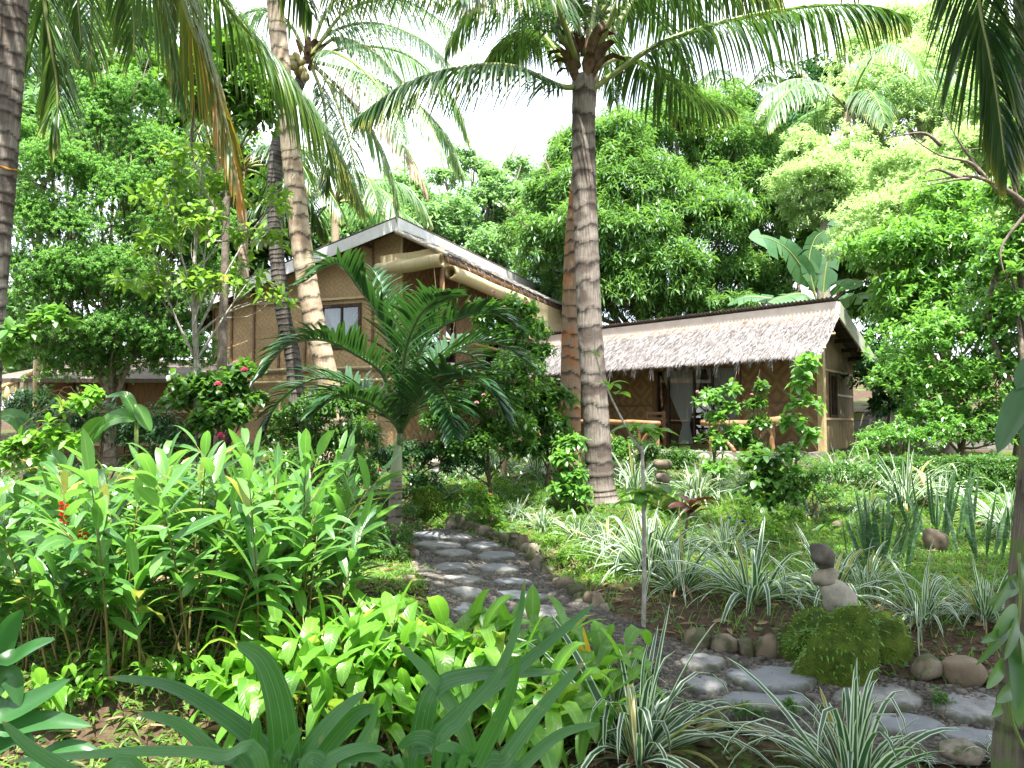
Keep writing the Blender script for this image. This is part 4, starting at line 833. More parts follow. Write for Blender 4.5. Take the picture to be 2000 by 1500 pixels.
# pale trunk and dark trunk by the house
D=13.6; c=at(655,830,D); c[2]=h(c[0],D)
t=thing('coconut_palm','pale smooth palm trunk leaning in front of the house','palm',c,'coconut palms')
palm_trunk(t,c,[c-[0,0,.1],at(645,770,D),at(612,620,D),at(592,500,D),at(578,380,D),at(565,260,D),at(550,130,D),at(537,0,D),at(520,-200,D),at(512,-330,D)],.20,.135,'bark_pale',.30,.05,.25,seed=3)
cr=at(512,-345,D); sheaths(t,c,cr,None,.15,24,6)
for i in range(13): frond(t,c,arc(cr,i*2.4+.9,.95-.1*(i%7),4.2,1.7+.1*(i%4)),1.0,80,seed=60+i,droop=2.6)
D=14.6; c=at(588,800,D); c[2]=h(c[0],D)
t=thing('coconut_palm','dark leaning palm trunk carrying a bunch of green coconuts','palm',c,'coconut palms')
palm_trunk(t,c,[c-[0,0,.1],at(575,720,D),at(553,610,D),at(541,500,D),at(536,400,D),at(541,290,D),at(562,220,D+.2),at(590,150,D+.5)],.15,.11,'bark_dark',.10,.07,.3,seed=4)
D=15.1; cr=at(600,108,D); sheaths(t,c,cr,None,.14,26,7)
def pf(L_,Lm,sd,**k): frond(t,c,PX(L_,D),Lm,seed=sd,**k)
pf([(605,110),(650,62),(730,45),(820,75,D-.6),(890,135,D-1)],.9,71,mat='coco_pale',droop=2.6)
pf([(605,115),(660,75),(740,110,D-.4),(820,210,D-.8),(872,310,D-1)],.95,72,mat='coco_pale',droop=2.4)
pf([(605,120),(650,130),(700,170,D-.6),(760,245,D-1),(805,315,D-1.2),(832,372,D-1.2)],.8,73,mat='coco_dry',droop=2.5)
pf([(605,120),(690,140,D+.5),(780,180,D+.9),(860,250,D+1.2),(905,345,D+1.4)],.95,74,mat='coco_pale',droop=2.4)
pf([(605,120),(640,160),(668,230,D-.7),(690,310,D-1),(700,390,D-1)],.9,75,mat='coco_pale',droop=1.8)
pf([(605,105),(640,20),(700,-40),(780,-40),(860,10,D-.3)],.9,76,mat='coco',droop=2.5)
pf([(605,110),(680,20),(780,0),(870,50,D-.3),(930,120,D-.5)],.9,176,mat='coco_pale',droop=2.4)
pf([(605,115),(700,90,D+.6),(800,110,D+1),(880,190,D+1.3),(915,270,D+1.4)],.9,177,mat='coco_pale',droop=2.2)
pf([(605,120),(660,170,D+.6),(720,250,D+.9),(760,330,D+1),(775,410,D+1)],.9,178,mat='coco_pale',droop=1.9)
pf([(605,120),(630,190,D-.3),(640,280,D-.5),(635,370,D-.5)],.8,179,mat='coco',droop=1.5)
pf([(600,100),(590,0),(560,-90),(490,-120),(400,-80)],.95,77)
pf([(600,110),(560,40),(500,20),(430,60,D-.4),(380,130,D-.6)],.9,78,mat='coco_pale')
pf([(605,120),(640,100,D-1),(700,130,D-2),(760,200,D-2.6),(790,290,D-2.9)],.9,79,mat='coco_pale')
for i,(a,b_) in enumerate([(572,128),(588,122),(583,140),(568,118),(592,138),(578,112),(596,150)]): m=MB(); rock(m,at(a,b_,D-.45+.1*(i%3)),(.085,.085,.10),0,i,.04); m.build('coconut',M['coconut'],t,loc=c)
# frame-left trunk with hanging fronds
D=6.2; c=at(-60,1250,D); c[2]=h(c[0],D)
t=thing('coconut_palm','dark ringed palm trunk at the edge of the picture beside the feathery tree','palm',c,'coconut palms')
palm_trunk(t,c,[c-[0,0,.1],at(-40,1000,D),at(-34,760,D),at(-20,560,D),at(4,280,D),at(26,0,D),at(50,-260,D),at(75,-420,D)],.14,.098,'bark_palm',.105,.05,.4,seed=5)
m=MB(); q=at(0,332,D); th=np.linspace(0,2*pi,30); tube(m,np.stack([q[0]+.122*np.cos(th),q[1]+.122*np.sin(th),q[2]+.01*np.sin(3*th)],-1),np.full(30,.006),6); m.build('cord',M['amber'],t,loc=c)
cr=at(78,-430,D); sheaths(t,c,cr,None,.12,24,8)
def pf(L_,Lm,sd,**k): frond(t,c,PX(L_,D),Lm,seed=sd,**k)
pf([(80,-430),(190,-470,D+.2),(300,-260,D+.4),(360,7,D+.6),(406,122,D+.7),(440,235,D+.7),(471,385,D+.7)],.95,81,mat='coco_dead',droop=2.6,n=115,w=.034)
pf([(80,-430),(230,-330,D+1),(350,-110,D+1.6),(440,10,D+2),(525,105,D+2.2),(600,200,D+2.4),(652,280,D+2.5),(705,395,D+2.6)],1.0,82,droop=2.4,n=125,mat='coco_mid',w=.034)
pf([(80,-430),(95,-250,D+.7),(85,-40,D+1),(101,87,D+1.1),(113,170,D+1.2),(108,275,D+1.2)],.75,83,mat='coco_mid',droop=1.3,fwd=1.)
pf([(80,-430),(180,-350,D+.8),(240,-160,D+1.2),(260,-20,D+1.4),(262,110,D+1.5)],.85,84,mat='coco_mid',w=.03,droop=2.2)
pf([(80,-430),(-40,-300,D-.3),(-80,-150,D-.3),(-90,30,D-.3)],.8,85,droop=2.2)
pf([(80,-430),(140,-250,D+1.8),(170,-110,D+2.4),(180,20,D+2.8),(170,140,D+3)],.8,86,mat='coco_mid',w=.03,droop=1.8)
pf([(80,-430),(270,-330,D+1.8),(330,-190,D+2.6),(370,-60,D+3.2),(385,60,D+3.6)],.85,87,mat='coco_mid',w=.03,droop=2)
pf([(80,-430),(160,-420,D+.4),(230,-230,D+.6),(290,-60,D+.8),(330,60,D+.9),(350,190,D+.9)],.9,88,droop=2.4,n=90,mat='coco_mid',w=.03)
pf([(80,-430),(110,-380,D+.9),(140,-200,D+1.4),(150,-40,D+1.7),(160,90,D+1.8)],.8,89,mat='coco_mid',w=.03,droop=1.8)
pf([(80,-430),(60,-330,D+1.5),(40,-160,D+2.2),(50,0,D+2.6),(60,130,D+2.8)],.8,191,droop=1.6)
pf([(80,-430),(330,-440,D+1.2),(470,-260,D+2),(560,-90,D+2.6),(610,30,D+3)],.95,192,droop=2.4)
for i in range(7): frond(t,c,arc(cr,2.2+i*.6,.8-.1*(i%3),3.4,1.6),.9,80,seed=90+i,droop=2.4)
# frame-right palm whose frond hangs in
D=4.9; c=at(2140,1500,D); c[2]=h(c[0],D)
t=thing('coconut_palm','palm at the right edge whose long frond hangs over the bright hillside','palm',c,'coconut palms')
palm_trunk(t,c,[c-[0,0,.1],at(2110,1000,D),at(2070,500,D),at(2018,0,D),at(1990,-250,D),at(1975,-480,D)],.13,.10,'bark_palm',.1,.1,.4,seed=6)
cr=at(1975,-500,D); sheaths(t,c,cr,None,.1,20,9)
def pf(L_,Lm,sd,**k): frond(t,c,PX(L_,D),Lm,seed=sd,**k)
pf([(1975,-500),(1890,-480,D-.2),(1890,-230,D-.2),(1912,0,D-.1),(1930,90,D-.1),(1948,190,D-.1),(1965,325,D-.1)],.78,101,droop=1.5,n=150,w=.03,mat='coco',fwd=.9,r0=.016)
pf([(1975,-500),(1960,-430,D+.8),(1950,-200,D+1.2),(1965,0,D+1.3),(1985,150,D+1.3)],.6,102,droop=1.4,n=90,r0=.016)
for i in range(8): frond(t,c,arc(cr,-1.2+i*.55,.8-.1*(i%3),2.9,1.5),.8,80,seed=110+i,droop=2.3)
# palms on the hillside
def bgpalm(label,px,py,d,base,n,Lf,seed,mat='coco_pale',az0=0,el=.9,sag=2.1,tr=.16):
    cr=at(px,py,d); c=at(base[0],base[1],d); c[2]=h(c[0],d); t=thing('coconut_palm',label,'palm',c,'coconut palms')
    palm_trunk(t,c,[c,c*.5+cr*.5+[.1,0,0],cr],tr,tr*.7,'bark_pale',.2,.03,.3,n=60,m=14,seed=seed); sheaths(t,c,cr,None,.12,14,seed)
    for i in range(n): frond(t,c,arc(cr,az0+i*2*pi/n+.3*(i%2),el-.22*(i%4),Lf*(.85+.1*(i%3)),sag),Lf*.27,60,seed=seed*20+i,mat=mat,droop=2.0,w=.06)
bgpalm('pale sunlit palm arching from the yellow green hillside',1655,215,25,(1615,470),11,4.6,7,'coco_pale',2.6)
bgpalm('distant dark palm top just behind the round mango crown',1452,185,32,(1450,500),9,3.4,8,'coco')
bgpalm('palm behind the roof slope, its fronds spreading over the white bargeboard',655,395,23,(640,700),12,4.2,9,'coco_pale',0.3,.8)
bgpalm('palm half hidden behind the pale leaning trunk',470,330,20,(470,700),11,4.0,10,'coco',.2,.7)
bgpalm('small palm low behind the hut roof end',1700,700,20,(1705,860),8,1.7,11,'coco_pale',.5,.7,2.,.1)
M['manila_stem']=flat_mat('manila_stem',(.05,.10,.035),(.10,.15,.05),8,.45,.4)
# young dark green palm in the middle
c=gnd(772,1062); D=c[1]
t=thing('manila_palm','young palm with glossy dark green plume fronds and green crownshaft','palm',c)
palm_trunk(t,c,[c-[0,0,.05],at(771,1020,D),at(773,960,D),at(774,935,D)],.062,.052,'ringed',.075,.06,.35,seed=12,n=60)
m=MB(); tube(m,crom([at(774,936,D),at(775,905,D),at(777,878,D),at(779,848,D)],12),np.array([.054,.062,.062,.058,.054,.050,.046,.042,.036,.029,.021,.013]),14); m.build('crownshaft',M['shaft'],t,loc=c)
FR=[([(780,840),(778,720),(745,630),(697,557),(655,515,D-.3),(590,552,D-.5)],.0),
([(780,840),(750,736,D-.2),(690,690,D-.5),(630,664,D-.8),(560,676,D-1),(508,738,D-1.1)],0),
([(780,840),(757,800,D+.2),(697,757,D+.6),(617,740,D+.8),(545,785,D+1),(515,850,D+1)],0),
([(780,845),(760,815,D-.4),(715,785,D-.8),(660,775,D-1.1),(612,808,D-1.2)],0),
([(781,840),(778,740),(768,640,D+.3),(752,575,D+.6),(728,528,D+.9)],0),
([(784,840),(800,745),(835,662,D-.2),(890,625,D-.4),(960,612,D-.5),(1016,645,D-.6)],0),
([(784,840),(805,760,D+.3),(858,706,D+.6),(925,668,D+.8),(990,678,D+1),(1042,722,D+1)],0),
([(784,842),(810,770,D-.4),(855,735,D-.8),(910,733,D-1.1),(960,765,D-1.2),(985,815,D-1.2)],0),
([(784,845),(815,790,D-.6),(850,755,D-1),(878,790,D-1.4),(885,850,D-1.6)],0),
([(782,840),(790,700,D-.6),(812,630,D-1),(845,590,D-1.4),(880,575,D-1.7)],0),
([(780,842),(770,740,D-.7),(730,680,D-1.2),(690,660,D-1.6),(650,690,D-1.9)],0),
([(784,842),(820,740,D+.7),(870,690,D+1.2),(930,700,D+1.6),(970,760,D+1.8)],0),
([(779,842),(740,770,D+.8),(690,700,D+1.3),(640,690,D+1.6)],0)]
for i,(p,_) in enumerate(FR[:10]+FR[11:12]): frond(t,c,np.vstack([at(777+(i%3)*2,872,D),PX(p,D)]),.48,46,w=.052,droop=.62,mat='manila',r0=.019,s0=.27,lift=.75,fwd=.9,seed=130+i,stem='manila_stem')

# ------------------------------------------------------------ broadleaf trees (lobe: pixel x, y, depth, pixel radius)
def gb(px,d): p=at(px,800,d); return np.array([p[0],d,float(h(p[0],d))])
tree('mango_tree','big rounded mango tree with dense drooping leaf clusters behind the hut','tree',gb(1290,25),
 [(1190,300,24,95),(1310,270,25,110),(1240,390,23,115),(1380,250,26,90),(1430,340,25,115),(1110,400,23,90),(1180,480,22,115),(1350,450,23,125),(1470,430,24,100),(1500,520,24,80),(1080,490,22,75),(1290,560,22,110),(1430,560,23,95),(1130,340,24,80),(1040,460,23,55),(1200,570,22,90),(1150,600,23,60),(1300,625,22,70),(1420,610,22,60),(1500,590,23,60),(1090,580,24,55),(1060,540,25,50)],
 13500,10,.28,.054,'mango',tr=.28,droop=1.1,spread=.9,seed=31,shell=.70,nseg=2,up=.1)
tree('feathery_tree','dense feathery tree with tiny bright green leaflets filling the left side','tree',gb(215,12.5),
 [(110,330,12,90),(200,260,13,95),(130,450,12,90),(250,390,12.5,110),(330,480,12.5,95),(100,570,12,85),(200,550,12,110),(320,600,12.5,90),(420,560,13,75),(60,420,12,70),(200,200,13,70),(300,310,13,80),(230,660,12,90),(340,680,12.5,70),(110,650,12,75),(55,520,12,60),(400,450,13,70),(150,720,12.3,80),(260,710,12.6,80),(60,680,12.5,70),(370,700,13,60),(280,200,13.5,70),(340,400,13,90),(40,280,12.5,70)],
 25000,12,.050,.021,'feather','bark',tr=.10,droop=.5,spread=1.1,prof='oval',nseg=2,seed=32,shell=.35,up=.0)
tree('broadleaf_tree','dark glossy broadleaf tree behind the dropping amber frond','tree',gb(460,11),[(440,150,11,75),(490,190,11,60),(400,200,11,60),(455,105,11,50),(500,240,11,45),(350,150,11.5,50)],420,7,.17,.07,'shrub',tr=.07,prof='oval',nseg=3,fold=.12,seed=33,droop=.9,trunkpts=[gb(430,11),at(440,500,11),at(445,300,11),at(450,150,11)])
tree('sapling','slim grey stemmed sapling with yellow green whorled leaves before the house','tree',gb(383,8.6),
 [(390,330,8.8,70),(330,390,8.6,60),(440,380,8.8,60),(300,480,8.4,55),(400,460,8.6,70),(500,470,8.8,50),(270,560,8.3,45),(350,550,8.6,60),(480,560,8.8,60),(530,590,8.8,35),(410,560,8.4,45),(540,400,9,35)],
 190,7,.135,.056,'broad_yel','bark_grey',tr=.034,prof='oval',nseg=4,fold=.1,seed=34,droop=.9,trunkpts=[gb(383,8.6),at(384,720,8.6),at(378,560,8.6),at(386,430,8.7),at(392,330,8.8)])
tree('hazy_tree','open airy tree with small leaves against the white sky over the ridge','tree',gb(930,30),[(880,430,29,70),(780,380,29,60),(720,430,28,60),(950,400,30,65),(1000,440,30,60),(840,470,28,60),(920,490,29,80),(870,350,30,38),(1010,330,31,34),(960,350,30,34),(900,310,31,30),(985,520,29,60),(930,330,31,30),(1000,390,30,45),(800,520,28,60),(880,540,28,60),(1000,580,28,60),(960,500,28,60)],3600,8,.22,.10,'far',tr=.25,prof='oval',seed=35,droop=.7,shell=.3)
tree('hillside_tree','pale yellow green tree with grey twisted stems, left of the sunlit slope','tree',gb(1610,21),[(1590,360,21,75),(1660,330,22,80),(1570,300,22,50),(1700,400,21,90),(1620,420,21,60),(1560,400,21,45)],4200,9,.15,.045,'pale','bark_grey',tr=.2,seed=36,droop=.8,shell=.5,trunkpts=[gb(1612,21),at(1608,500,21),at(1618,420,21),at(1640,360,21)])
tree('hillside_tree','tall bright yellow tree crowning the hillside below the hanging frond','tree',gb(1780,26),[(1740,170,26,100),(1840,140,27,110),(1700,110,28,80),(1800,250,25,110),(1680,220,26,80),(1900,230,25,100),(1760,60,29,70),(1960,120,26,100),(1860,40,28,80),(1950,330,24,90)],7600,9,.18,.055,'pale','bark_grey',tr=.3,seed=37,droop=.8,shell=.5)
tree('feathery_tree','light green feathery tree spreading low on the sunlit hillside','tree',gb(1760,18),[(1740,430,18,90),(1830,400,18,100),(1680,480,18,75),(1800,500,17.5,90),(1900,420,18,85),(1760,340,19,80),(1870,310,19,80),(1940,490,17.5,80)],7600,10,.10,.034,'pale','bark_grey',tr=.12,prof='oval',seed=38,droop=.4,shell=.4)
tree('tree_with_vines','tangled tree with trailing vines at the right edge','tree',gb(1990,12),[(1985,380,12,60),(2010,470,12,80),(1960,520,12,60),(2010,250,12,60),(2000,130,12,60),(1985,610,12,60)],900,6,.14,.06,'bright','bark',tr=.14,prof='oval',nseg=3,seed=39)
tree('glossy_tree','sunlit glossy leaved tree over the flowering hedge','tree',gb(1850,14.5),[(1750,500,14.5,85),(1850,480,14.5,95),(1780,555,14.5,55),(1800,590,14.3,95),(1910,580,14.3,100),(1770,630,14.3,45),(1850,400,15,70),(1960,500,14.6,70)],2300,8,.165,.05,'bright','bark',tr=.11,prof='lance',nseg=3,fold=.1,seed=40,droop=.7,shell=.5)
tree('flowering_shrub','tall bright hibiscus bush with pale apricot blooms by the block wall','shrub',gb(1860,12.6),[(1800,670,12.6,80),(1880,660,12.6,95),(1960,640,12.6,90),(1770,740,12.5,75),(1850,760,12.4,90),(1940,750,12.4,95),(1990,700,12.6,70),(1890,840,12.3,85),(1970,840,12.3,85),(1810,820,12.3,70)],2600,7,.11,.05,'bright','twig',tr=.05,prof='oval',nseg=2,seed=41,droop=.6,shell=.45,crown='foliage',
 flowers=[(1845,632,12,.045,'cream'),(1878,652,12,.05,'cream'),(1923,636,12,.045,'cream'),(1972,788,11.9,.055,'palepink'),(1818,718,12,.04,'cream'),(1962,680,12,.05,'cream')])
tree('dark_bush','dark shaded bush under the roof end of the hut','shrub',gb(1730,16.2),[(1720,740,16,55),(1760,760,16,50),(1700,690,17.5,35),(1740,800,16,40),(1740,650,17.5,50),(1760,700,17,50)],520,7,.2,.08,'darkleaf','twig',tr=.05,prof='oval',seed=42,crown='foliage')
# banana plants
def banana(label,base,leaves,seed):
    c=gb(*base); t=thing('banana_plant',label,'banana plant',c,'banana plants'); g=np.random.default_rng(seed)
    m=MB(); top=PX([leaves[0][0][0]],base[1])[0]; tube(m,crom([c-[0,0,.1],c*.5+top*.5,top],8),np.linspace(.14,.05,8),10); m.build('stem',M['shaft'],t,loc=c)
    for pts,wpx,fac in leaves:
        P=PX(pts,base[1]); wd=wpx/F*base[1]; C=crom(P,30); T=nrm(np.gradient(C,axis=0)); side=nrm(np.cross(T,np.asarray(fac,float))); nk=np.cross(side,T); s=np.linspace(0,1,30)
        b=MB(); tube(b,C,np.linspace(.03,.006,30),6,0); hw=wd/2*np.clip(np.minimum(1,(s-.12)*6),.02,1)*(1-np.clip((s-.75)/.25,0,1)**2.2*.95)
        for sg in (-1,1):
            k=0
            while k<29:
                e=min(29,k+int(g.integers(2,7))); dr=g.uniform(.05,.75); ii=np.arange(k,e+1); sh=np.linspace(0,1,5)
                V=np.stack([C[ii]+side[ii]*sg*(hw[ii]*q)[:,None]+nk[ii]*(.12*hw[ii]*q)[:,None]-Zv*(dr*hw[ii]*q*q)[:,None]-T[ii]*(0.10*hw[ii]*q*(ii==e))[:,None] for q in sh],1)
                U=np.zeros(V.shape); U[...,0]=.5+sg*sh[None]*.5; U[...,1]=s[ii][:,None]*2; U[...,2]=g.random(); idx=np.arange(len(ii)*5).reshape(-1,5); b.add(V,np.stack([idx[:-1,:-1],idx[:-1,1:],idx[1:,1:],idx[1:,:-1]],-1),U,1); k=e
        b.build('leaf',[M['petiole'],M['banana']],t,loc=c)
banana('banana plant with torn broad leaves rising behind the hut roof',(1600,19.5),[([(1600,600),(1575,540),(1540,490,19.2),(1500,466,18.9),(1462,464,18.7)],48,(-.3,-.8,.4)),([(1605,600),(1612,530),(1625,470),(1648,415)],46,(-.6,-.8,.1)),([(1605,600),(1640,560,19),(1655,545,18.6),(1680,560,18.2)],48,(0,-.6,.8)),([(1600,600),(1570,575,19),(1540,578,18.6),(1500,590,18.2)],44,(0,-.5,.8)),([(1605,605),(1660,580,19.2),(1700,572,18.8),(1735,582,18.6)],46,(0,-.6,.8)),([(1598,600),(1580,520),(1590,470),(1610,450)],44,(.3,-.9,.1)),([(1600,600),(1520,585,19.6),(1460,580,19.8),(1420,596,20)],34,(0,-.5,.8))],5)
banana('low yellowing banana leaves beside the greenish bargeboard',(1705,18.5),[([(1712,760),(1700,720),(1690,680),(1702,650)],34,(-.5,-.8,.2)),([(1712,760),(1720,720),(1735,700),(1760,705)],30,(0,-.7,.6)),([(1712,765),(1705,710),(1712,690),(1730,676)],26,(-.2,-.9,.3))],6)
# bare branch reaching in from the right
c=gb(2080,11); t=thing('bare_branch_tree','leafless grey branches reaching in from the right over the pale foliage','tree',c); m=MB(); g=np.random.default_rng(4)
tube(m,crom([c,at(2080,700,11),at(2060,470,11),at(1990,388,11),at(1925,352,11),at(1880,345,11),at(1800,355,11)],24),np.linspace(.065,.008,24),8)
for p in ([(1920,352),(1880,320),(1835,290),(1765,268)],[(1990,388),(1930,310),(1880,290)],[(1900,348),(1850,355),(1790,352)],[(1960,372),(1900,330),(1860,270),(1850,230)],[(1880,345),(1830,330),(1780,345)],[(2010,400),(1960,470),(1950,540)],[(1835,290),(1800,262),(1740,262)]): tube(m,crom(PX(p,11)+g.normal(0,.05,(len(p),3)),12),np.linspace(.03,.004,12),6)
m.build('branches',M['bark'],t,loc=c)
# trees closing the view behind, and the crowns overhead that shade the front garden
for i,(px,d,lob,mat,lab) in enumerate([
 (60,20,[(40,250,20,110),(130,150,21,120),(60,60,21,110),(0,420,20,110),(160,330,20,100),(40,630,20,90),(140,670,19,80),(0,710,19,80),(230,650,20,80)],'far','tall tree behind the left palm trunk'),
 (300,22,[(300,180,22,100),(380,280,22,110),(270,330,21,110),(350,430,21,110),(260,80,23,90),(200,560,20,120)],'shrub','tall mid green tree behind the feathery one'),
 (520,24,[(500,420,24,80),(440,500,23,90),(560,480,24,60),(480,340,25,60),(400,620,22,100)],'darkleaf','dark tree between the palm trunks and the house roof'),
 (760,27,[(720,430,27,70),(790,400,28,60),(680,470,26,60),(820,440,27,50)],'far','green tree directly over the white roof ridge'),
 (1080,33,[(1060,420,33,60),(1030,380,34,50),(1110,470,32,60)],'far','tree in the gap left of the mango crown'),
 (1540,30,[(1500,300,30,90),(1560,250,31,80),(1600,180,32,70),(1530,420,28,90),(1440,230,31,50)],'darkleaf','dark tree between the mango and the yellow slope'),
 (1640,22,[(1570,520,23,50),(1680,520,22.5,60),(1630,470,23,60),(1710,600,22,50)],'shrub','leafy bush growing up beside the banana leaves'),
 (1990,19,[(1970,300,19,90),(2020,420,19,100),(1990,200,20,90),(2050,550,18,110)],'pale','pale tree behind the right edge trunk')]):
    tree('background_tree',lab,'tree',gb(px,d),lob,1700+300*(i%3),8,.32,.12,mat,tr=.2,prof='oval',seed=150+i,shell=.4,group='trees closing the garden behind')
# ------------------------------------------------------------ clumps: one model of each kind, then copies
def spider_mesh(seed,n=75,Lm=.54,w=.031,mat='spider',up=.9):
    g=np.random.default_rng(seed); th=g.uniform(0,6.3,n); el=g.uniform(.35,1.5,n); P=np.stack([np.cos(th)*g.uniform(0,.06,n),np.sin(th)*g.uniform(0,.06,n),np.full(n,-.02)],-1)
    m=MB(); ribbons(m,P,np.stack([np.cos(th)*np.cos(el),np.sin(th)*np.cos(el),np.sin(el)*up+.15],-1),Lm*g.uniform(.55,1.15,n),w*g.uniform(.7,1.2,n),g.uniform(.3,2.9,n),8,'strap',.16,roll=.45,pw=1.6,rg=g)
    k=12; t2=g.uniform(0,6.3,k); ribbons(m,np.zeros((k,3)),np.stack([np.cos(t2),np.sin(t2),g.uniform(.1,.6,k)],-1),Lm*g.uniform(.3,.8,k),w*.6,g.uniform(1.5,3,k),7,'strap',.3,roll=1.,pw=1.2,mi=1,rg=g); return m
SP=[spider_mesh(400+i,n).build('spider_plant',[M['spider'],M['dryleaf']]) for i,n in enumerate((64,80,44,96,52,70))]
used=set()
def spider(px,py,hpx,lab,k,rz=0.):
    c=gnd(px,py); sc=hpx/F*c[1]/.42; k=(k*5)%6 if k>5 else k; o=SP[k]
    if k in used: o=o.copy(); COL.objects.link(o)
    used.add(k); o.location=tuple(c); o.scale=(sc*rng.uniform(.85,1.2),sc*rng.uniform(.85,1.2),sc); o.rotation_euler=(rng.uniform(-.12,.12),rng.uniform(-.12,.12),rz); tag(o,lab,'spider plant','white striped spider plants')
for i,(px,py,hh,lab) in enumerate([
 (1245,1475,215,'largest striped spider plant, arching beside the yellow green leaves'),
 (1665,1540,225,'upright striped spider plant in front of the mossy mound'),
 (1200,1400,130,'smaller striped tuft growing out of the left flank of the largest one'),
 (1265,1120,135,'striped clump directly behind the slim white stem'),(1330,1150,125,'striped clump to the right of the slim white stem'),
 (1470,1170,135,'striped clump left of the tall cairn, leaves bending over the soil bank'),(1625,1170,120,'striped clump spreading behind the tall cairn'),(1690,1150,95,'striped tuft peeping out at the cairn shoulder'),
 (1800,1215,120,'striped clump standing alone on the lawn right of the cairn'),(1925,1210,95,'striped clump under the hanging vine leaves'),
 (1130,1050,68,'striped clump left of the big palm base, drooping downhill'),(1060,1035,48,'small sunlit striped tuft on the bright grass'),(1185,1075,74,'striped clump at the foot of the big palm'),(1010,1010,40,'little striped tuft at the upper edge of the bright grass'),
 (1240,960,80,'striped clump between the big palm and the boulder cairn'),(1360,975,70,'striped clump right of the boulder cairn'),(1400,965,75,'striped clump below the stone step'),(1460,960,50,'striped tuft among the shrubs below the right rail'),
 (1560,1000,50,'striped tuft under the leafy climber column'),(1640,945,75,'striped clump at the corner of the cane wall'),(1700,945,60,'striped clump against the block wall'),(1770,985,95,'striped clump left of the dark post'),(1840,985,95,'striped clump behind the snake plants, right of the post'),
 (1975,1040,90,'striped clump at the right edge above the lawn'),(1050,930,62,'striped clump beyond the bright grass near the rail end'),(965,920,60,'dim striped clump beside the far pink flowers'),(1700,1010,60,'striped tuft left of the snake plant row'),
 (1420,1085,70,'striped tuft behind the purple flowers'),(1960,1500,75,'striped blades beside the mossy trunk foot'),(905,935,45,'dim striped tuft right of the pointed cairn')]): spider(px,py,hh,lab,i,i*1.3)
# snake plants
def snake_mesh(seed,n):
    g=np.random.default_rng(seed); th=g.uniform(0,6.3,n); r=g.uniform(0,.24,n); m=MB(); ribbons(m,np.stack([np.cos(th)*r,np.sin(th)*r,np.full(n,-.03)],-1),np.stack([np.cos(th)*.2,np.sin(th)*.2,np.ones(n)],-1)+g.normal(0,.1,(n,3)),g.uniform(.28,.62,n),g.uniform(.03,.046,n),g.uniform(0,.12,n),6,'lance',.22,roll=1.5,rg=g); return m
SN=[snake_mesh(450+i,n).build('snake_plant',M['snake']) for i,n in enumerate((26,24,11))]
for i,(px,py,hh,lab) in enumerate([(1720,1100,150,'dense snake plant clump right of the tall cairn'),(1835,1045,130,'tall snake plant clump behind the pitted rock'),(1920,1090,135,'snake plant with two wide leaning leaves near the lawn edge')]):
    c=gnd(px,py); sc=hh/F*c[1]/.55; o=SN[i]; o.location=tuple(c); o.scale=(sc,)*3; tag(o,lab,'snake plant','snake plants')
# ginger shoots
def shoot(mb,ms,P0,lean,Hh,g,nl=13,Ll=.35,Lw=.064,first=.40,droop=.55):
    n=10; s=np.linspace(0,1,n); d=np.array([lean[0],lean[1],1.]); C=np.asarray(P0)+np.outer(s,d)*Hh*.9; C[:,:2]+=np.outer(s**2.2,lean)*Hh*.75; C[:,2]-=s**3*Hh*.12*np.hypot(*lean)
    tube(ms,C,np.linspace(.008,.003,n),5); T=nrm(np.gradient(C,axis=0)); a=g.uniform(0,pi); sd=np.array([cos(a),sin(a),0]); q=np.linspace(first,1,nl); f=q*(n-1); i=np.clip(f.astype(int),0,n-2); fr=(f-i)[:,None]; P=C[i]*(1-fr)+C[i+1]*fr; t=T[i]
    sg=np.where(np.arange(nl)%2==0,1,-1)[:,None]; D=t*g.uniform(.4,.95)+sd*sg*.75+g.normal(0,.2,(nl,3)); D[-1]=t[-1]
    prof=np.interp(q,[first,.5,.9,1],[.6,1,.95,.7]); ribbons(mb,P,D,Ll*prof*g.uniform(.85,1.1,nl),Lw*g.uniform(.85,1.15,nl),droop*g.uniform(.1,2.3,nl),6,'oval',.13,roll=.35,rg=g)
def clump(name,label,cat,seed,n,Hh,leafm,stemm,rad,part,group,**k):
    g=np.random.default_rng(seed); t=thing(name,label,cat,(0,0,0),group)
    for i in range(n):
        a=i*2.4+g.uniform(-.4,.4); r=rad*math.sqrt((i+.5)/n); ms=MB(); le=np.array([cos(a),sin(a)])*g.uniform(.02,.30)
        shoot(ms2:=MB(),ms,(cos(a)*r,sin(a)*r,-.05),le,Hh*g.uniform(.45,1.18),g,**k)
        o=ms.build(part,M[stemm],t); ms2.build('leaves',M[leafm],o)
    return t
G4=[clump('ginger_plant','', 'ginger plant',500+i,10,1.2,'ginger','stem_red',.30,'shoot','ginger clumps in the sunlit bed') for i in range(4)]
GP=[(300,1300,420,'ginger clump with the tallest shoot, rising above the rest'),(400,1285,380,'ginger clump leaning right over the brown stems'),(520,1262,340,'ginger clump at the right of the row, above bare stems'),(580,1240,320,'ginger clump nearest the young palm trunk'),(200,1290,350,'bright ginger clump left of the tallest shoot'),(95,1270,330,'yellowish sunlit ginger clump near the left edge'),(20,1290,300,'ginger clump cut by the left edge'),
 (250,1190,330,'ginger clump behind the tallest shoot'),(380,1185,320,'ginger clump in the middle of the back row'),(490,1180,320,'back row ginger clump with upright pale leaves'),(590,1170,300,'back row ginger clump drooping towards the palm'),(640,1180,200,'low ginger clump touching the young palm'),(150,1175,270,'ginger clump below the red hanging flower'),(655,1195,100,'small ginger fan arching just left of the young palm foot'),(60,1160,240,'ginger clump under the brown fern fronds')]
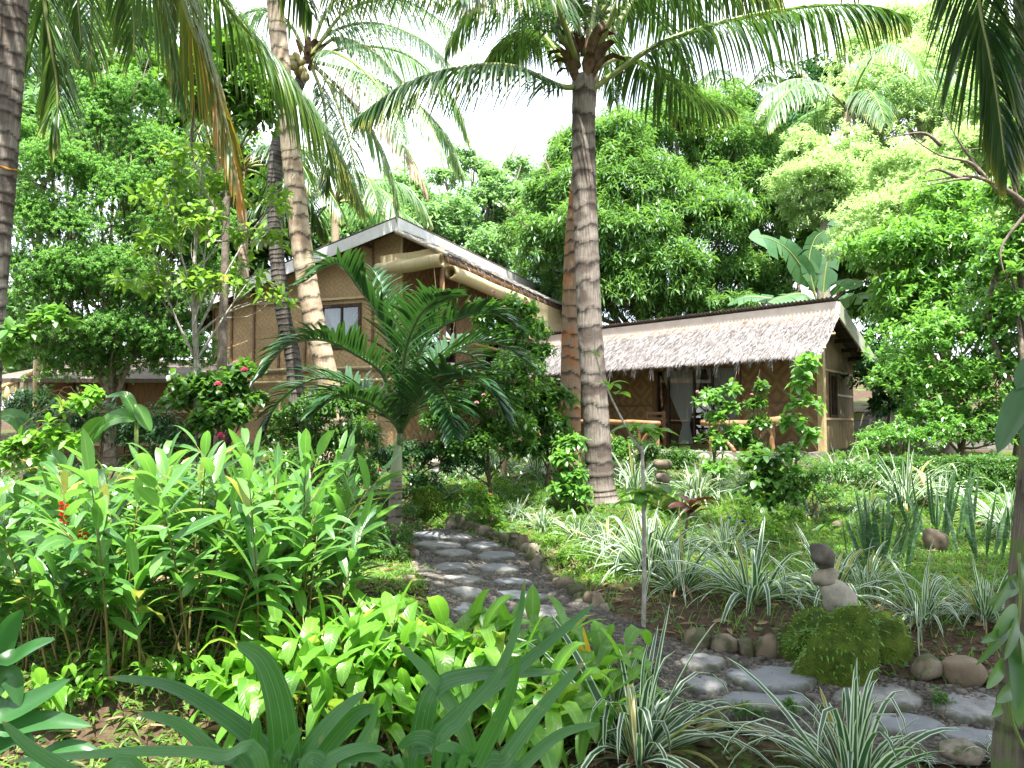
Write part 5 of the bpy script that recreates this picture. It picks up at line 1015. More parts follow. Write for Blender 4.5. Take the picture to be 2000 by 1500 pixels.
for i,(px,py,hh,lab) in enumerate(GP):
    c=gnd(px,py); sc=hh/F*c[1]/1.14
    if i<4: o=G4[i]; o.location=tuple(c); o.scale=(sc,)*3; o.rotation_euler=(0,0,i); o['label']=lab
    else: copy_tree(G4[i%4],c,i*1.9,sc,lab)
A3=[clump('arrowroot_plant','','arrowroot plant',540+i,9,.38,'arrow','stem_red',.17,'shoot','yellow green arrowroot patch',nl=4,Ll=.34,Lw=.078,first=.6,droop=1.5) for i in range(4)]
AP=[(480,1395,'arrowroot clump at the left end of the bright patch'),(560,1370,'arrowroot clump with pleated upright leaf, left part of the patch'),(640,1400,'arrowroot clump glowing brightest in the patch'),(720,1370,'arrowroot clump behind the curled dark blade'),(800,1400,'arrowroot clump beside the broad dark blades'),(870,1360,'arrowroot clump at the top middle of the patch'),(940,1390,'arrowroot clump behind the crossing blades'),(1010,1370,'arrowroot clump below the last stepping slab'),(1080,1400,'arrowroot clump near the long diagonal blade'),(1150,1370,'arrowroot clump touching the orange dead leaf'),
 (540,1440,'low arrowroot clump over bare brown stalks'),(680,1450,'arrowroot clump in front of the glowing one'),(760,1335,'arrowroot clump nearest the leafy seedling'),(900,1325,'arrowroot clump against the path edge'),(1040,1325,'arrowroot clump at the path bend'),(610,1330,'arrowroot clump rising at the back left'),(820,1465,'shaded arrowroot clump among the dark blades'),(1000,1470,'shaded arrowroot clump under the wide notched blade'),(690,1315,'arrowroot clump with a tall single leaf at the back'),(1110,1450,'dark shaded arrowroot clump near the largest striped plant')]
for i,(px,py,lab) in enumerate(AP):
    c=gnd(px,py); sc=1.0+.15*((i*7)%4-1.5)/1.5
    if i<4: o=A3[i]; o.location=tuple(c); o.scale=(sc,)*3; o['label']=lab
    else: copy_tree(A3[i%4],c,i*2.1,sc,lab)
for i,(px,py,sc,lab) in enumerate([(85,1395,.65,'yellowing young ginger seedling on the bank at the lower left'),(330,1345,.45,'small seedling on the bank below the ginger stems'),(230,1310,.4,'little bright seedling at the brink of the bank'),(420,1360,.5,'seedling between the bank and the bright patch'),(170,1370,.4,'low seedling beside the yellowing one')]):
    copy_tree(A3[i%4],gnd(px,py),i*1.3,sc,lab)
# big strap leaved plants in the very front
def strap_plant(label,base,d0,leaves,seed):
    c=at(base[0],base[1],d0); c[2]=h(c[0],d0); t=thing('crinum_plant',label,'crinum lily',c,'broad bladed crinum plants'); g=np.random.default_rng(seed); m=MB()
    for (pts,wpx,d,fac) in leaves:
        P=PX([(q[0],q[1],(q[2] if len(q)>2 else d)) for q in pts],d); P=np.vstack([c+[g.uniform(-.04,.04),g.uniform(-.04,.04),0],P])
        path_ribbon(m,P,wpx/F*d*.92,fac,26,'strap',.10,0,g.random())
    m.build('leaves',M['strap'],t,loc=c)
U1=(0,-.75,.65); U2=(.3,-.85,.4); U3=(-.4,-.8,.45)
strap_plant('broad bladed dark green plant in the front left corner of the bed',(560,1750),1.9,[
 ([(575,1560),(520,1470),(430,1395),(330,1340),(208,1322)],58,2.0,(0,-.5,.85)),([(560,1560),(556,1440),(540,1350),(510,1285),(462,1256)],78,1.9,(.1,-.95,.2)),
 ([(500,1560),(420,1475),(350,1415),(268,1392)],48,1.8,(0,-.6,.8)),([(520,1530),(430,1478),(300,1468),(130,1478),(20,1486)],38,1.75,(0,-.5,.85)),([(300,1560),(180,1530),(70,1468),(4,1408)],46,1.5,(.2,-.7,.6)),([(490,1550),(495,1470),(502,1400)],60,1.85,(.7,-.7,.1)),
 ([(560,1560),(600,1470),(655,1400),(715,1350)],56,1.9,U3),([(575,1560),(630,1470),(690,1400),(735,1378)],58,2.05,U2),([(660,1560),(700,1470),(730,1410),(741,1358)],60,1.9,(-.8,-.5,.2)),([(590,1560),(640,1490),(700,1462),(752,1464)],46,1.75,(0,-.6,.8)),([(545,1560),(560,1470),(590,1420)],44,1.8,U2)],61)
strap_plant('broad bladed dark green plant with crossing leaves in the front centre',(900,1760),1.9,[
 ([(920,1560),(912,1450),(878,1373),(832,1310),(777,1256)],46,2.0,(.5,-.85,.2)),([(850,1540),(905,1400),(972,1317),(1011,1222),(1026,1128)],34,1.8,(-.6,-.8,.1)),
 ([(800,1540),(845,1450),(905,1388),(1007,1310),(1080,1248),(1162,1178)],44,1.9,(-.2,-.8,.55)),([(900,1570),(930,1485),(985,1375),(1015,1282)],64,1.7,(.6,-.8,.1)),([(930,1570),(990,1478),(1060,1382),(1142,1290)],48,1.75,(-.4,-.8,.4)),
 ([(960,1560),(1018,1500),(1095,1435),(1174,1412)],42,1.8,(-.1,-.6,.8)),([(815,1560),(822,1450),(850,1348),(930,1318),(1000,1316),(1098,1312)],58,2.0,(0,-.6,.8)),([(860,1560),(862,1500),(848,1452),(812,1440),(776,1462)],52,1.85,(.5,-.8,.4)),([(880,1560),(905,1500),(888,1462),(850,1462)],44,1.75,(.2,-.8,.5)),([(780,1560),(760,1500),(720,1478),(650,1490)],46,1.75,(0,-.6,.8))],62)
# left edge: large leaved ginger
c=at(-60,1500,2.6); c[2]=h(c[0],2.6); t=thing('torch_ginger','large dark pointed leaves reaching in at the lower left edge','ginger plant',c); m=MB()
for pts,w,fac in (([(-40,1330),(30,1285),(70,1262),(108,1248)],42,(0,-.6,.8)),([(-60,1400),(10,1392),(80,1360),(138,1326)],50,(.2,-.7,.6)),([(-40,1440),(30,1418),(100,1408),(180,1418)],50,(0,-.7,.7)),([(-60,1380),(-20,1340),(20,1320),(40,1380)],60,(.3,-.9,.2)),([(-60,1350),(-10,1290),(20,1220),(45,1190)],50,(.7,-.6,.1)),([(40,1560),(90,1480),(150,1460),(205,1478)],40,(0,-.6,.8)),([(-60,1480),(-10,1462),(40,1440),(70,1470)],46,(0,-.7,.7))):
    path_ribbon(m,np.vstack([c+[0,0,.1],PX(pts,2.5)]),w/F*2.5*.92,fac,22,'oval',.12,0,.3)
s_=MB(); tube(s_,crom([c-[0,0,.1],c+[.02,0,.3],c+[0,0,.6]],6),[.02]*6,7); s_.build('stem',M['stem'],t,loc=c); m.build('leaves',M['bigdark'],t,loc=c)
# heliconias behind the ginger
def heli(label,px,py,d,leaves,seed,mat='bigleaf'):
    c=at(px,py,d); c[2]=h(c[0],d); t=thing('heliconia',label,'heliconia',c,'heliconias behind the ginger'); m=MB(); s_=MB(); g=np.random.default_rng(seed)
    for pts,w,fac in leaves:
        P=PX(pts,d); tube(s_,crom([c+g.normal(0,.05,3)*[1,1,0],(c+P[0])/2+[0,0,.1],P[0]],7),[.012]*7,5); path_ribbon(m,P,w/F*d,fac,20,'oval',.12,0,g.random())
    s_.build('stem',M['stem'],t,loc=c); m.build('leaves',M[mat],t,loc=c)
heli('heliconia with a broad ribbed leaf in front of the timber outbuilding',265,950,7.2,[([(270,820),(240,815),(205,830),(170,865)],44,(0,-.7,.7)),([(270,822),(255,790),(240,772),(205,776)],24,(0,-.6,.8)),([(265,790),(275,805),(285,825),(295,842)],26,(.5,-.8,.2)),([(150,890),(180,840),(205,815)],36,(.6,-.7,.2)),([(100,880),(118,850),(132,826)],38,(.5,-.8,.2))],71)
heli('heliconia with bright arching leaves at the left edge',20,950,6.8,[([(60,880),(45,830),(20,812),(0,815)],34,(.4,-.8,.4)),([(75,870),(70,850),(30,814)],28,(0,-.8,.6)),([(120,930),(112,900),(95,880)],32,(.5,-.8,.3)),([(90,940),(60,915),(20,930)],40,(0,-.7,.7)),([(200,960),(170,930),(150,935)],40,(0,-.7,.7)),([(150,950),(180,940),(205,945)],44,(0,-.6,.8)),([(60,960),(85,900),(90,880)],46,(.6,-.8,.1))],72)
heli('heliconia bearing the red hanging flower chains',150,1120,5.6,[([(130,980),(100,960),(50,965),(0,985)],34,(0,-.6,.8)),([(150,985),(120,975),(70,985),(20,1005)],30,(0,-.6,.8)),([(160,1010),(190,985),(215,985)],40,(0,-.7,.7)),([(100,1120),(80,1090),(40,1120)],50,(.3,-.8,.4)),([(170,1060),(150,1045),(110,1060)],46,(0,-.7,.7))],73)
def chain(px,py0,py1,d,n,lab):
    c=at(px,py0,d); t=thing('heliconia_flower',lab,'flower',c); m=MB(); g=np.random.default_rng(int(px)); st=MB(); tube(st,PX([(px-18,py0-60),(px-4,py0-35),(px,py0),(px-3,(py0+py1)/2),(px,py1)],d),[.003]*5,5); st.build('stem',M['stem_red'],t,loc=c)
    for i in range(n):
        p=at(px+(2 if i%2 else -2),py0+(py1-py0)*i/n,d); sg=1 if i%2 else -1; b=MB(); path_ribbon(b,np.array([p,p+[sg*.010,-.004,.001],p+[sg*.019,-.005,.005],p+[sg*.028*(1-.4*i/n),-.003,.011]]),.017,(0,-.4,.9),8,'lance',.9,0,.5); path_ribbon(b,np.array([p+[0,-.006,0],p+[sg*.007,-.016,.0],p+[sg*.016,-.018,.006]]),.014,(0,-.4,.9),6,'lance',.9,0,.5); b.build('bract',M['redbract'],t,loc=c)
chain(127,985,1040,4.1,10,'red and yellow hanging heliconia flower chain, the larger one'); chain(163,1040,1068,4.1,6,'small red hanging heliconia flower chain lower right of the larger')
# ferny brown fronds at left
c=at(20,1050,5.4); c[2]=h(c[0],5.4); t=thing('fern','brownish ferny fronds above the red heliconia flower','fern',c)
for i,p in enumerate(([(10,1050),(40,960),(90,925),(150,920)],[(0,1050),(20,940),(60,915),(110,912)],[(60,1050),(90,970),(130,950),(180,965)],[(0,1000),(-20,930),(20,900),(60,900)])): frond(t,c,PX(p,5.4),.09,26,w=.022,droop=.5,mat='amber' if False else 'coco_dead',r0=.004,lift=.1,seed=170+i)
# shrubs: same builder as the trees, smaller
def sh(name,label,px,d,lobes,tips,per,Ll,Lw,mat,seed,**k):
    k.setdefault('crown','foliage'); k.setdefault('tr',.03); k.setdefault('bark','twig'); k.setdefault('prof','oval'); return tree(name,label,k.pop('cat','shrub'),gb(px,d),lobes,tips,per,Ll,Lw,mat,seed=seed,**k)
sh('rose_mallow_bush','dark leaved bush with deep pink double blooms before the house wall',440,8.6,[(440,760,8.6,45),(480,730,8.6,25),(400,770,8.6,40),(370,760,8.6,30),(450,820,8.4,45),(410,830,8.4,40),(345,790,8.6,25),(490,780,8.6,25)],420,6,.10,.065,'shrub',201,nseg=3,fold=.1,droop=.9,flowers=[(478,724,8.3,.05,'pink'),(427,752,8.25,.05,'pink'),(431,853,8.0,.055,'pink')])
sh('garden_shrub','dense dark shrub filling the space below the house left of the young palm',620,9.2,[(600,820,9.2,60),(660,800,9.2,55),(560,860,9,50),(640,880,9,60),(700,860,9,55),(700,800,9.3,40),(580,920,8.6,50),(690,930,8.6,50)],1500,6,.075,.034,'shrub',202,flowers=[(742,920,8.2,.035,'pink'),(602,851,8.7,.03,'pink')])
sh('garden_shrub','leafy shrub with pale pink blooms right of the young palm plume',960,9.8,[(900,800,9.8,60),(960,780,9.8,70),(1010,740,10,60),(940,870,9.6,60),(1000,850,9.7,60),(880,880,9.5,45),(860,830,9.6,40)],1500,6,.085,.04,'shrub',203,flowers=[(931,787,9.3,.03,'palepink'),(1016,822,9.4,.03,'palepink'),(977,878,9.2,.035,'palepink'),(1015,860,9.3,.03,'palepink'),(945,772,9.3,.03,'palepink')])
sh('flowering_shrub','tall bright shrub with pink blooms beside the rolled blinds',980,11.5,[(960,620,11.5,38),(1010,610,11.5,38),(1035,650,11.5,32),(975,660,11.5,40),(1030,700,11.5,35),(940,605,11.5,22),(1060,690,11.5,20)],520,6,.11,.055,'bright',204,tr=.04,nseg=3,fold=.1,flowers=[(965,572,11,.045,'palepink'),(914,591,11,.05,'palepink'),(1028,592,11,.05,'palepink'),(985,600,11,.03,'palepink')])
sh('ixora_bush','rounded small leaved bush beside the palm trunk under the rail',1215,11.6,[(1210,890,11.6,28),(1235,875,11.6,26),(1200,865,11.6,18)],360,6,.06,.025,'bright',205,group='clipped bushes in front of the veranda')
sh('ixora_bush','clipped bush under the corner of the driftwood rail',1268,12,[(1268,880,12,22),(1262,895,12,18)],260,6,.06,.025,'shrub',206,group='clipped bushes in front of the veranda')
sh('ixora_bush','clipped bush in front of the glass door',1330,12.2,[(1315,895,12.2,22),(1340,895,12.2,22),(1330,905,12.2,20)],320,6,.06,.025,'shrub',207,group='clipped bushes in front of the veranda')
sh('flowering_shrub','leafy stem cluster with a pink bud before the curtained door',1400,9.8,[(1385,780,9.8,24),(1430,765,9.8,20),(1400,820,9.8,26),(1390,860,9.8,24),(1425,800,9.8,18),(1395,920,9.7,22),(1440,850,9.8,22)],95,7,.11,.055,'bright',208,nseg=4,fold=.1,shell=.3,tr=.02,flowers=[(1362,766,9.6,.03,'palepink')])
sh('flowering_shrub','thin leafy shrub with tiny pink buds before the woven panel',1475,9.9,[(1485,760,9.9,16),(1475,790,9.9,20),(1480,830,9.9,22),(1460,870,9.9,26),(1480,910,9.8,26)],230,7,.08,.038,'shrub',209,nseg=3,shell=.3,tr=.02,flowers=[(1468,771,9.7,.025,'palepink')])
sh('climber_column','tall column of large heart leaves climbing a thin pole before the hut corner',1555,9.0,[(1570,712,9,24),(1560,750,9,24),(1570,790,9,24),(1555,830,9,24),(1575,860,9,24),(1550,890,9,24),(1560,930,8.9,22),(1540,960,8.9,24)],72,6,.14,.075,'bright',210,nseg=4,fold=.1,shell=.25,droop=1.1,tr=.018,cat='climbing plant',trunkpts=[gb(1555,9),at(1552,950,9),at(1560,840,9),at(1572,700,9)],limbs=False)
sh('garden_shrub','dark leaved shrub with big blue green leaves left of the climber column',1495,9.2,[(1490,900,9.2,28),(1510,940,9.1,28),(1480,950,9.1,24),(1500,990,9,26)],90,6,.14,.07,'shrub',211,nseg=4,fold=.1,droop=1.)
sh('garden_shrub','airy small leaved shrub on the lawn behind the tall cairn',1580,8.6,[(1600,930,8.8,40),(1650,920,8.9,36),(1550,950,8.8,34),(1620,970,8.6,30),(1690,930,9,30)],520,5,.055,.022,'shrub',212,shell=.3)
sh('garden_shrub','wispy lacy green plant around the purple flowers',1460,7.8,[(1460,1010,7.8,40),(1510,1040,7.8,40),(1440,1050,7.8,34),(1540,1010,7.8,34),(1480,1070,7.6,30)],520,5,.05,.018,'grassy',213,shell=.2,flowers=[(1423,1013,7.4,.03,'purple'),(1451,1020,7.3,.032,'purple')])
sh('garden_shrub','low flowering bush in front of the mossy block wall',1740,11.8,[(1720,860,11.8,36),(1760,850,11.8,36),(1800,865,11.8,32),(1840,850,11.8,30),(1690,880,11.6,24)],700,6,.065,.028,'bright',214,flowers=[(1815,858,11.5,.025,'purple'),(1745,890,11.4,.025,'purple')])
sh('clipped_hedge','long clipped hedge of tiny leaves along the top of the lawn',1850,10.2,[(x,925,10.2,32) for x in range(1700,2031,22)]+[(x,950,10.1,26) for x in range(1690,2031,24)]+[(x,905,10.2,18) for x in range(1710,2031,22)],5200,6,.045,.018,'shrub',215,cat='hedge',nseg=2,shell=.6,limbs=False)
sh('garden_shrub','small leaved seedling with bright tips at the path edge before the palm foot',835,6.2,[(835,1125,6.2,24),(850,1160,6.1,28),(820,1165,6.1,24),(800,1190,6,22)],150,7,.055,.016,'bright',216,prof='lance',shell=.2,tr=.008)
sh('garden_shrub','dark feathery bush hugging the foot of the young palm',750,7.3,[(740,1040,7.3,34),(790,1050,7.3,26),(700,1020,7.4,34),(770,1090,7.1,30),(720,1080,7.1,34),(800,1000,7.6,20)],900,6,.04,.014,'shrub',217,shell=.3)
sh('garden_shrub','low orange flowered plant on the bright grass by the far bend',945,8.4,[(930,960,8.6,24),(950,980,8.5,24),(960,1000,8.4,22)],260,5,.05,.02,'grassy',218,flowers=[(938,952,8.3,.03,'amber'),(957,966,8.2,.025,'amber')],shell=.2)
sh('garden_shrub','conifer-like dark seedling beside the path slabs',1825,4.3,[(1828,1385,4.3,26),(1835,1365,4.3,18),(1820,1410,4.3,20)],150,7,.035,.009,'shrub',219,prof='lance',shell=.1,tr=.006)
sh('garden_shrub','little rosette seedlings sprouting between the path slabs',1455,4.2,[(1452,1390,4.2,14),(1478,1395,4.2,10),(1440,1410,4.2,14),(1540,1380,4.2,12)],60,7,.045,.012,'shrub',220,prof='lance',shell=.1,tr=.005)
sh('garden_shrub','dark small leaved seedling on the soil bank below the lone striped clump',1890,5.6,[(1880,1240,5.6,22),(1900,1225,5.6,20),(1870,1270,5.5,18)],160,6,.04,.012,'shrub',221,shell=.2,tr=.008)
sh('garden_shrub','dark fine leaved bush on the bank beside the kerb run',1100,6.9,[(1080,1060,7,26),(1110,1090,6.8,30),(1150,1090,6.8,28),(1180,1120,6.6,28),(1130,1120,6.6,22)],760,5,.04,.013,'grassy',222,shell=.2)
sh('garden_shrub','fine leaved plant beneath the slim white stem',1290,5.9,[(1270,1180,5.9,28),(1310,1200,5.8,28),(1240,1190,5.9,22),(1350,1190,5.8,24)],420,5,.045,.012,'grassy',223,shell=.2)
sh('leafy_branch','arching branch of bright oval leaves at the left edge over the ginger',60,4.6,[(180,775,4.6,16),(160,790,4.6,14),(120,800,4.6,10),(95,825,4.6,10),(60,865,4.6,16),(110,860,4.6,22),(150,865,4.6,16),(30,880,4.6,18),(70,890,4.6,16),(10,900,4.6,20)],95,5,.075,.036,'arrow',224,nseg=4,fold=.1,shell=.2,tr=.008,limbs=True,cat='branch',trunkpts=[gb(-40,4.6),at(-40,960,4.6),at(60,850,4.6),at(185,770,4.6)])
sh('leafy_branch','dark twig with round leaves hanging at the left edge over the outbuilding',20,5.5,[(60,650,5.5,14),(90,620,5.5,18),(120,625,5.5,16),(140,640,5.5,12),(20,660,5.5,20),(0,690,5.5,24)],60,5,.10,.048,'bright',225,nseg=4,fold=.1,shell=.2,tr=.008,cat='branch',trunkpts=[gb(-60,5.5),at(-60,720,5.5),at(20,665,5.5),at(135,620,5.5)])
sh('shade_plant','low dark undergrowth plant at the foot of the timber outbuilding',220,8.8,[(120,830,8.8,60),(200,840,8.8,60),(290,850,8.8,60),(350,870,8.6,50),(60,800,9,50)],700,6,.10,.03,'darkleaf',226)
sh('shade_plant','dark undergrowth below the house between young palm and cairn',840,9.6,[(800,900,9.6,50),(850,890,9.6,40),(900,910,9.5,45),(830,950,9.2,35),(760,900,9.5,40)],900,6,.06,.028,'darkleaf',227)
sh('garden_shrub','shrub of long leaves under the veranda behind the rusty trunk',1060,10.6,[(1070,830,10.6,40),(1040,800,10.6,40),(1085,780,10.6,30),(1090,870,10.4,30),(1030,880,10.4,36)],420,6,.13,.045,'shrub',228,nseg=3)
sh('climbing_plant','climbing split leaf plant hugging the left side of the ringed palm base',1110,9.3,[(1120,870,9.3,22),(1100,900,9.2,22),(1115,930,9.2,24),(1125,965,9.1,22),(1105,960,9.1,20)],120,6,.12,.06,'bright',229,nseg=4,fold=.1,droop=1.2,shell=.2,cat='climbing plant')
# slim white stemmed sapling in the middle
c=gnd(1256,1228); D=c[1]; t=thing('sapling','slim white stem sapling with whorls of oval leaves beside the path','sapling',c); g=np.random.default_rng(77); w=MB()
tube(w,crom([c-[0,0,.05],at(1258,1150,D),at(1257,1000,D),at(1255,900,D),at(1253,870,D)],16),np.linspace(.016,.010,16),8); tube(w,crom([at(1254,880,D),at(1235,855,D),at(1205,800,D),at(1180,745,D),at(1165,700,D),at(1158,640,D)],14),np.linspace(.010,.003,14),7)
tube(w,crom([at(1257,1010,D),at(1266,970,D),at(1280,930,D)],8),np.linspace(.007,.003,8),6); w.build('trunk',M['bark_grey'],t,loc=c); m=MB()
for (px,py,n,Ll) in ((1245,835,7,.20),(1270,845,6,.19),(1258,965,8,.22),(1240,985,5,.2),(1290,960,5,.2),(1190,752,4,.15),(1205,770,2,.14),(1160,690,3,.08)):
    th=np.arange(n)*2.4+g.uniform(0,6); P=np.repeat(at(px,py,D)[None],n,0); ribbons(m,P,np.stack([np.cos(th),np.sin(th),g.uniform(.0,.6,n)],-1),Ll*g.uniform(.8,1.1,n),.075*Ll/.2,1.,6,'oval',.12,roll=.2,rg=g)
m.build('leaves',M['broad'],t,loc=c)
# red cordyline and orange dead leaf
c=gnd(1330,1070); D=c[1]; t=thing('cordyline','dark red leaved cordyline beside the boulder cairn','cordyline',c); m=MB(); g=np.random.default_rng(78); n=14; th=np.arange(n)*2.4
s_=MB(); tube(s_,crom([c-[0,0,.05],at(1340,1030,D),at(1348,985,D)],6),[.012]*6,6); s_.build('stem',M['twig'],t,loc=c)
ribbons(m,np.repeat(at(1348,985,D)[None],n,0)-np.outer(np.linspace(0,.12,n),[0,0,1]),np.stack([np.cos(th),np.sin(th),g.uniform(.1,1.2,n)],-1),g.uniform(.18,.3,n),.075,.9,6,'oval',.12,roll=.3,rg=g); m.build('leaves',M['redleaf'],t,loc=c)
c=gnd(1160,1400); t=thing('withered_ginger','orange withered leaf standing between the bright patch and the largest striped clump','dead plant',c); m=MB(); D=c[1]
path_ribbon(m,np.vstack([c,PX([(1145,1330),(1140,1290),(1125,1250)],D)]),22/F*D,(.5,-.8,.1),12,'oval',.3); path_ribbon(m,np.vstack([c,PX([(1150,1330),(1152,1280),(1138,1222)],D)]),14/F*D,(-.5,-.8,.1),12,'oval',.3); m.build('leaves',M['amber'],t,loc=c)
# mossy trunk with a vine at the lower right corner
D=3.2; c=at(1990,1600,D); c[2]=h(c[0],D); t=thing('mossy_trunk_tree','mossy grey tree trunk at the lower right corner','tree',c); palm_trunk(t,c,[c-[0,0,.1],at(1985,1480,D),at(1996,1330,D),at(2010,1150,D),at(2040,800,D),at(2080,300,D),at(2100,-300,D)],.085,.07,'bark_moss',.3,.02,.2,seed=9,n=90)
v=thing('climbing_vine','climbing vine with long pointed leaves on the mossy trunk','vine',at(1985,1350,D-.1)); m=MB(); g=np.random.default_rng(79)
LV=[(1985,1120,1935,1200),(1990,1150,1925,1185),(1985,1180,1930,1260),(1980,1220,1905,1300),(1975,1255,1985,1390),(1965,1240,1915,1255),(1985,1275,1965,1350),(1990,1090,2000,1180),(1960,1290,1925,1345),(1975,1330,1990,1420),(1985,1200,1960,1290),(1990,1230,2000,1330),(1955,1380,1935,1400),(1990,1140,1955,1150),(1985,1340,1945,1372)]
for (a,b_,cx,cyy) in LV: p0=at(a,b_,D-.12); p1=at(cx,cyy,D-.22-g.uniform(0,.1)); path_ribbon(m,np.array([p0,(p0+p1)/2+[0,-.02,.02],p1]),g.uniform(.035,.06),(g.uniform(-.5,.5),-.9,.3),12,'oval',.12,0,g.random())
s_=MB(); tube(s_,crom(PX([(2020,1500),(1975,1400),(1978,1300),(1992,1180),(1990,1080)],D-.1),14),[.006]*14,6); s_.build('stem',M['stem'],v,loc=v.location); m.build('leaves',M['shrub'],v,loc=v.location)
b=at(2050,760,2.6); t=thing('leafy_branch','large dark drooping leaves entering at the right edge before the hibiscus','branch',b); m=MB()
for pts,w in (([(2030,740),(2000,775),(1975,820),(1948,885)],50),([(2040,700),(2010,720),(1985,760)],40),([(2050,790),(2020,820),(2005,880)],46)): path_ribbon(m,PX(pts,2.5),w/F*2.5,(-.6,-.8,.2),14,'oval',.12)
s_=MB(); tube(s_,PX([(2090,780),(2050,745),(2028,742)],2.5),[.006]*3,6); s_.build('stem',M['twig'],t,loc=b); m.build('leaves',M['darkleaf'],t,loc=b)
# post in the lawn
c=gnd(1803,985); t=tag((lambda m:(tube(m,np.array([c-[0,0,.1],at(1804,960,c[1]),at(1802,928,c[1])]),[.036,.034,.03],9),m.build('wooden_post',M['driftwood'],loc=c))[1])(MB()),'short weathered wooden post between the striped clumps','post')

# ------------------------------------------------------------ grass, ground cover, litter
def scatter(n,x,y,dens,seed):
    g=np.random.default_rng(seed); X=g.uniform(*x,n); Y=g.uniform(*y,n); keep=(~inside(X,Y))&(g.random(n)<dens(X,Y)); return X[keep],Y[keep],g
nf=lambda X,Y: .5+.5*np.sin(X*1.7+np.sin(Y*1.3)*2)*np.sin(Y*2.1+np.sin(X*.9)*2)
def lawn_d(X,Y):
    left=sst(X,-2.4,-1.8)*(1-sst(X,-.6,-.3))*sst(Y,5.0,5.5)*(1-sst(Y,8,9)); right=sst(X,.1,.7)*sst(Y,6.0,6.6)*(1-sst(Y,10.5,12)); mid=sst(Y,7.6,8.2)*sst(X,-1.2,-.7)*(1-sst(Y,10,11.5)); r2=sst(X,1.6,2.2)*sst(Y,5.5,6.1)*(1-sst(Y,10.5,12)); return np.clip(np.maximum(np.maximum(np.maximum(right,mid),r2),left)*(.6+.7*nf(X,Y)),0,1)
X,Y,g=scatter(170000,(-2.5,8),(5.2,12),lawn_d,801); n=len(X); m=MB(); th=g.uniform(0,6.3,n)
ribbons(m,np.stack([X,Y,h(X,Y)-.003],-1),np.stack([np.cos(th)*.6,np.sin(th)*.6,g.uniform(.4,1.2,n)],-1),g.uniform(.035,.085,n),g.uniform(.006,.013,n),1.,3,'blade',0,roll=.6,rg=g); o=kind(m.build('grass',M['grassy']),'stuff'); tag(o,'short broad bladed grass on the garden lawn','grass')
X,Y,g=scatter(46000,(-4.5,8),(3.3,12),lambda X,Y:np.where(X<.3,.95,.25)+.5*nf(X*1.3,Y),802); n=len(X); m=MB(); th=g.uniform(0,6.3,n)
ribbons(m,np.stack([X,Y,h(X,Y)],-1),np.stack([np.cos(th),np.sin(th),g.uniform(.2,1.3,n)],-1),g.uniform(.025,.06,n),g.uniform(.014,.028,n),.8,3,'oval',0,roll=.5,rg=g); tag(kind(m.build('ground_cover',M['shrub']),'stuff'),'low leafy weeds creeping over the soil','ground cover')
X,Y,g=scatter(12000,(-4.5,7),(3.3,9),lambda X,Y:np.where(X<.2,.8,.25),803); n=len(X); m=MB(); th=g.uniform(0,6.3,n)
ribbons(m,np.stack([X,Y,h(X,Y)+.008],-1),np.stack([np.cos(th),np.sin(th),g.uniform(-.02,.25,n)],-1),g.uniform(.03,.14,n),g.uniform(.008,.035,n),.2,3,'oval',.2,roll=.8,rg=g); tag(kind(m.build('leaf_litter',M['dryleaf']),'stuff'),'dry brown leaves fallen under the ginger','leaf litter')
X,Y,g=scatter(30000,(-9,9),(8,26),lambda X,Y:.8,804); n=len(X); m=MB(); th=g.uniform(0,6.3,n)
ribbons(m,np.stack([X,Y,h(X,Y)],-1),np.stack([np.cos(th)*.7,np.sin(th)*.7,g.uniform(.3,1.3,n)],-1),g.uniform(.08,.25,n),g.uniform(.02,.05,n),.9,3,'lance',0,roll=.5,rg=g); tag(kind(m.build('undergrowth',M['shrub']),'stuff'),'dark green undergrowth between the garden and the houses','undergrowth')
X,Y,g=scatter(3200,(-.2,3.6),(4.0,8.2),lambda X,Y:.5,805); n=len(X); m=MB(); th=g.uniform(0,6.3,n)   # seeding stalks
ribbons(m,np.stack([X,Y,h(X,Y)],-1),np.stack([np.cos(th)*.4,np.sin(th)*.4,np.ones(n)],-1),g.uniform(.08,.3,n),.006,1.4,5,'blade',0,rg=g); tag(kind(m.build('wild_grass',M['grassy']),'stuff'),'thin wild grass stalks along the soil bank','grass')

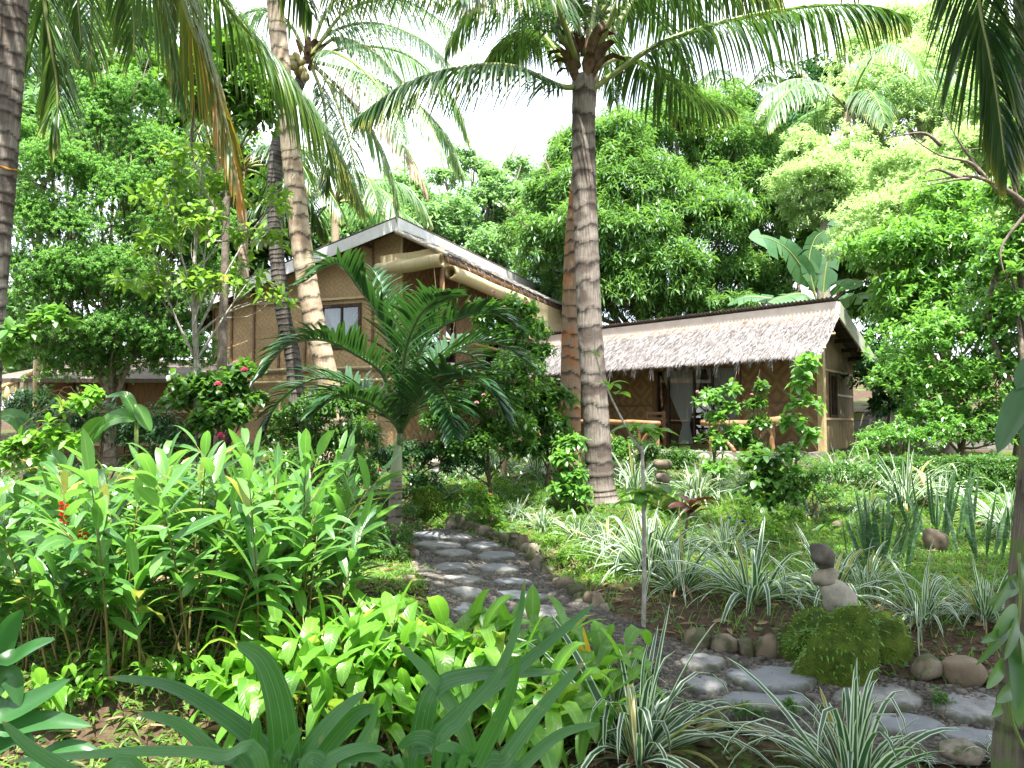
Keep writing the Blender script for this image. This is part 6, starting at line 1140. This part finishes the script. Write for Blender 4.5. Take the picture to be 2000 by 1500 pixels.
X,Y,g=scatter(9000,(-3.4,.2),(3.3,5.2),lambda X,Y:.35+.6*nf(X*2+1,Y*1.5),806); n=len(X); m=MB(); th=g.uniform(0,6.3,n)
ribbons(m,np.stack([X,Y,h(X,Y)],-1),np.stack([np.cos(th)*.7,np.sin(th)*.7,g.uniform(.3,1.2,n)],-1),g.uniform(.05,.15,n),g.uniform(.006,.016,n),1.3,4,'lance',.15,roll=.5,rg=g); tag(kind(m.build('bank_grass',M['grassy']),'stuff'),'thin grass tufts on the sunlit bank under the ginger','grass')
# ------------------------------------------------------------ crowns above the view that throw the dappled shade
def shade(px_,y,z,r,n,lab,seed):
    g=np.random.default_rng(seed); base=np.array([px_[0],y-1.0,float(h(px_[0],y-1.0))]); cr=np.array([px_[1],y,z]); t=thing('coconut_palm',lab,'palm',base,'coconut palms')
    palm_trunk(t,base,[base-[0,0,.1],(base+cr)/2+[.1,-.2,0],cr],.16,.11,'bark_palm',.13,.1,.4,n=120,m=16,seed=seed)
    for i in range(n): frond(t,base,arc(cr,i*2*pi/n+.4*(i%2),.75-.25*(i%4),r*(.85+.12*(i%3)),1.3),r*.28,70,w=.055,seed=seed*30+i,droop=1.6)
shade((2.6,2.0),1.0,7.2,3.6,15,'palm standing behind the viewer, shading the front path',31)
shade((-2.5,-1.4),-1.6,6.4,3.3,14,'palm behind the viewer, shading the front blades',32)
shade((6.5,3.4),2.2,8.0,3.6,13,'palm right of the view, shading the lawn',33)

# dense trees behind the viewer: they close the garden and are what the glass doors mirror
mg=[o for o in scene.objects if o.name.startswith('mango_tree') and o.parent is None][0]
for i,(x,y) in enumerate(((-16,5),(-2,-19),(10,-16),(-25,12),(-14,-8))):
    copy_tree(mg,(x,y,0),i*1.7,1.05,('mango tree left of the view beyond the edge palm','mango tree straight behind the viewer','mango tree behind the viewer to the right','mango tree far left beyond the outbuilding','mango tree behind the viewer to the left')[i])

tree('shade_tree','spreading tree over the path, its trunk behind the viewer','tree',(2.6,-1.5,-.1),[(1.9,.9,8.0,1.2),(1.6,2.3,8.2,1.0),(2.9,2.3,8.0,1.1),(.2,-.6,7.6,1.0),(.25,3.3,8.2,.8),(.15,4.7,8.2,.75),(-.6,-.9,7.4,.8)],900,8,.16,.075,'shrub',tr=.16,prof='oval',nseg=2,seed=301,shell=.2,world=True)
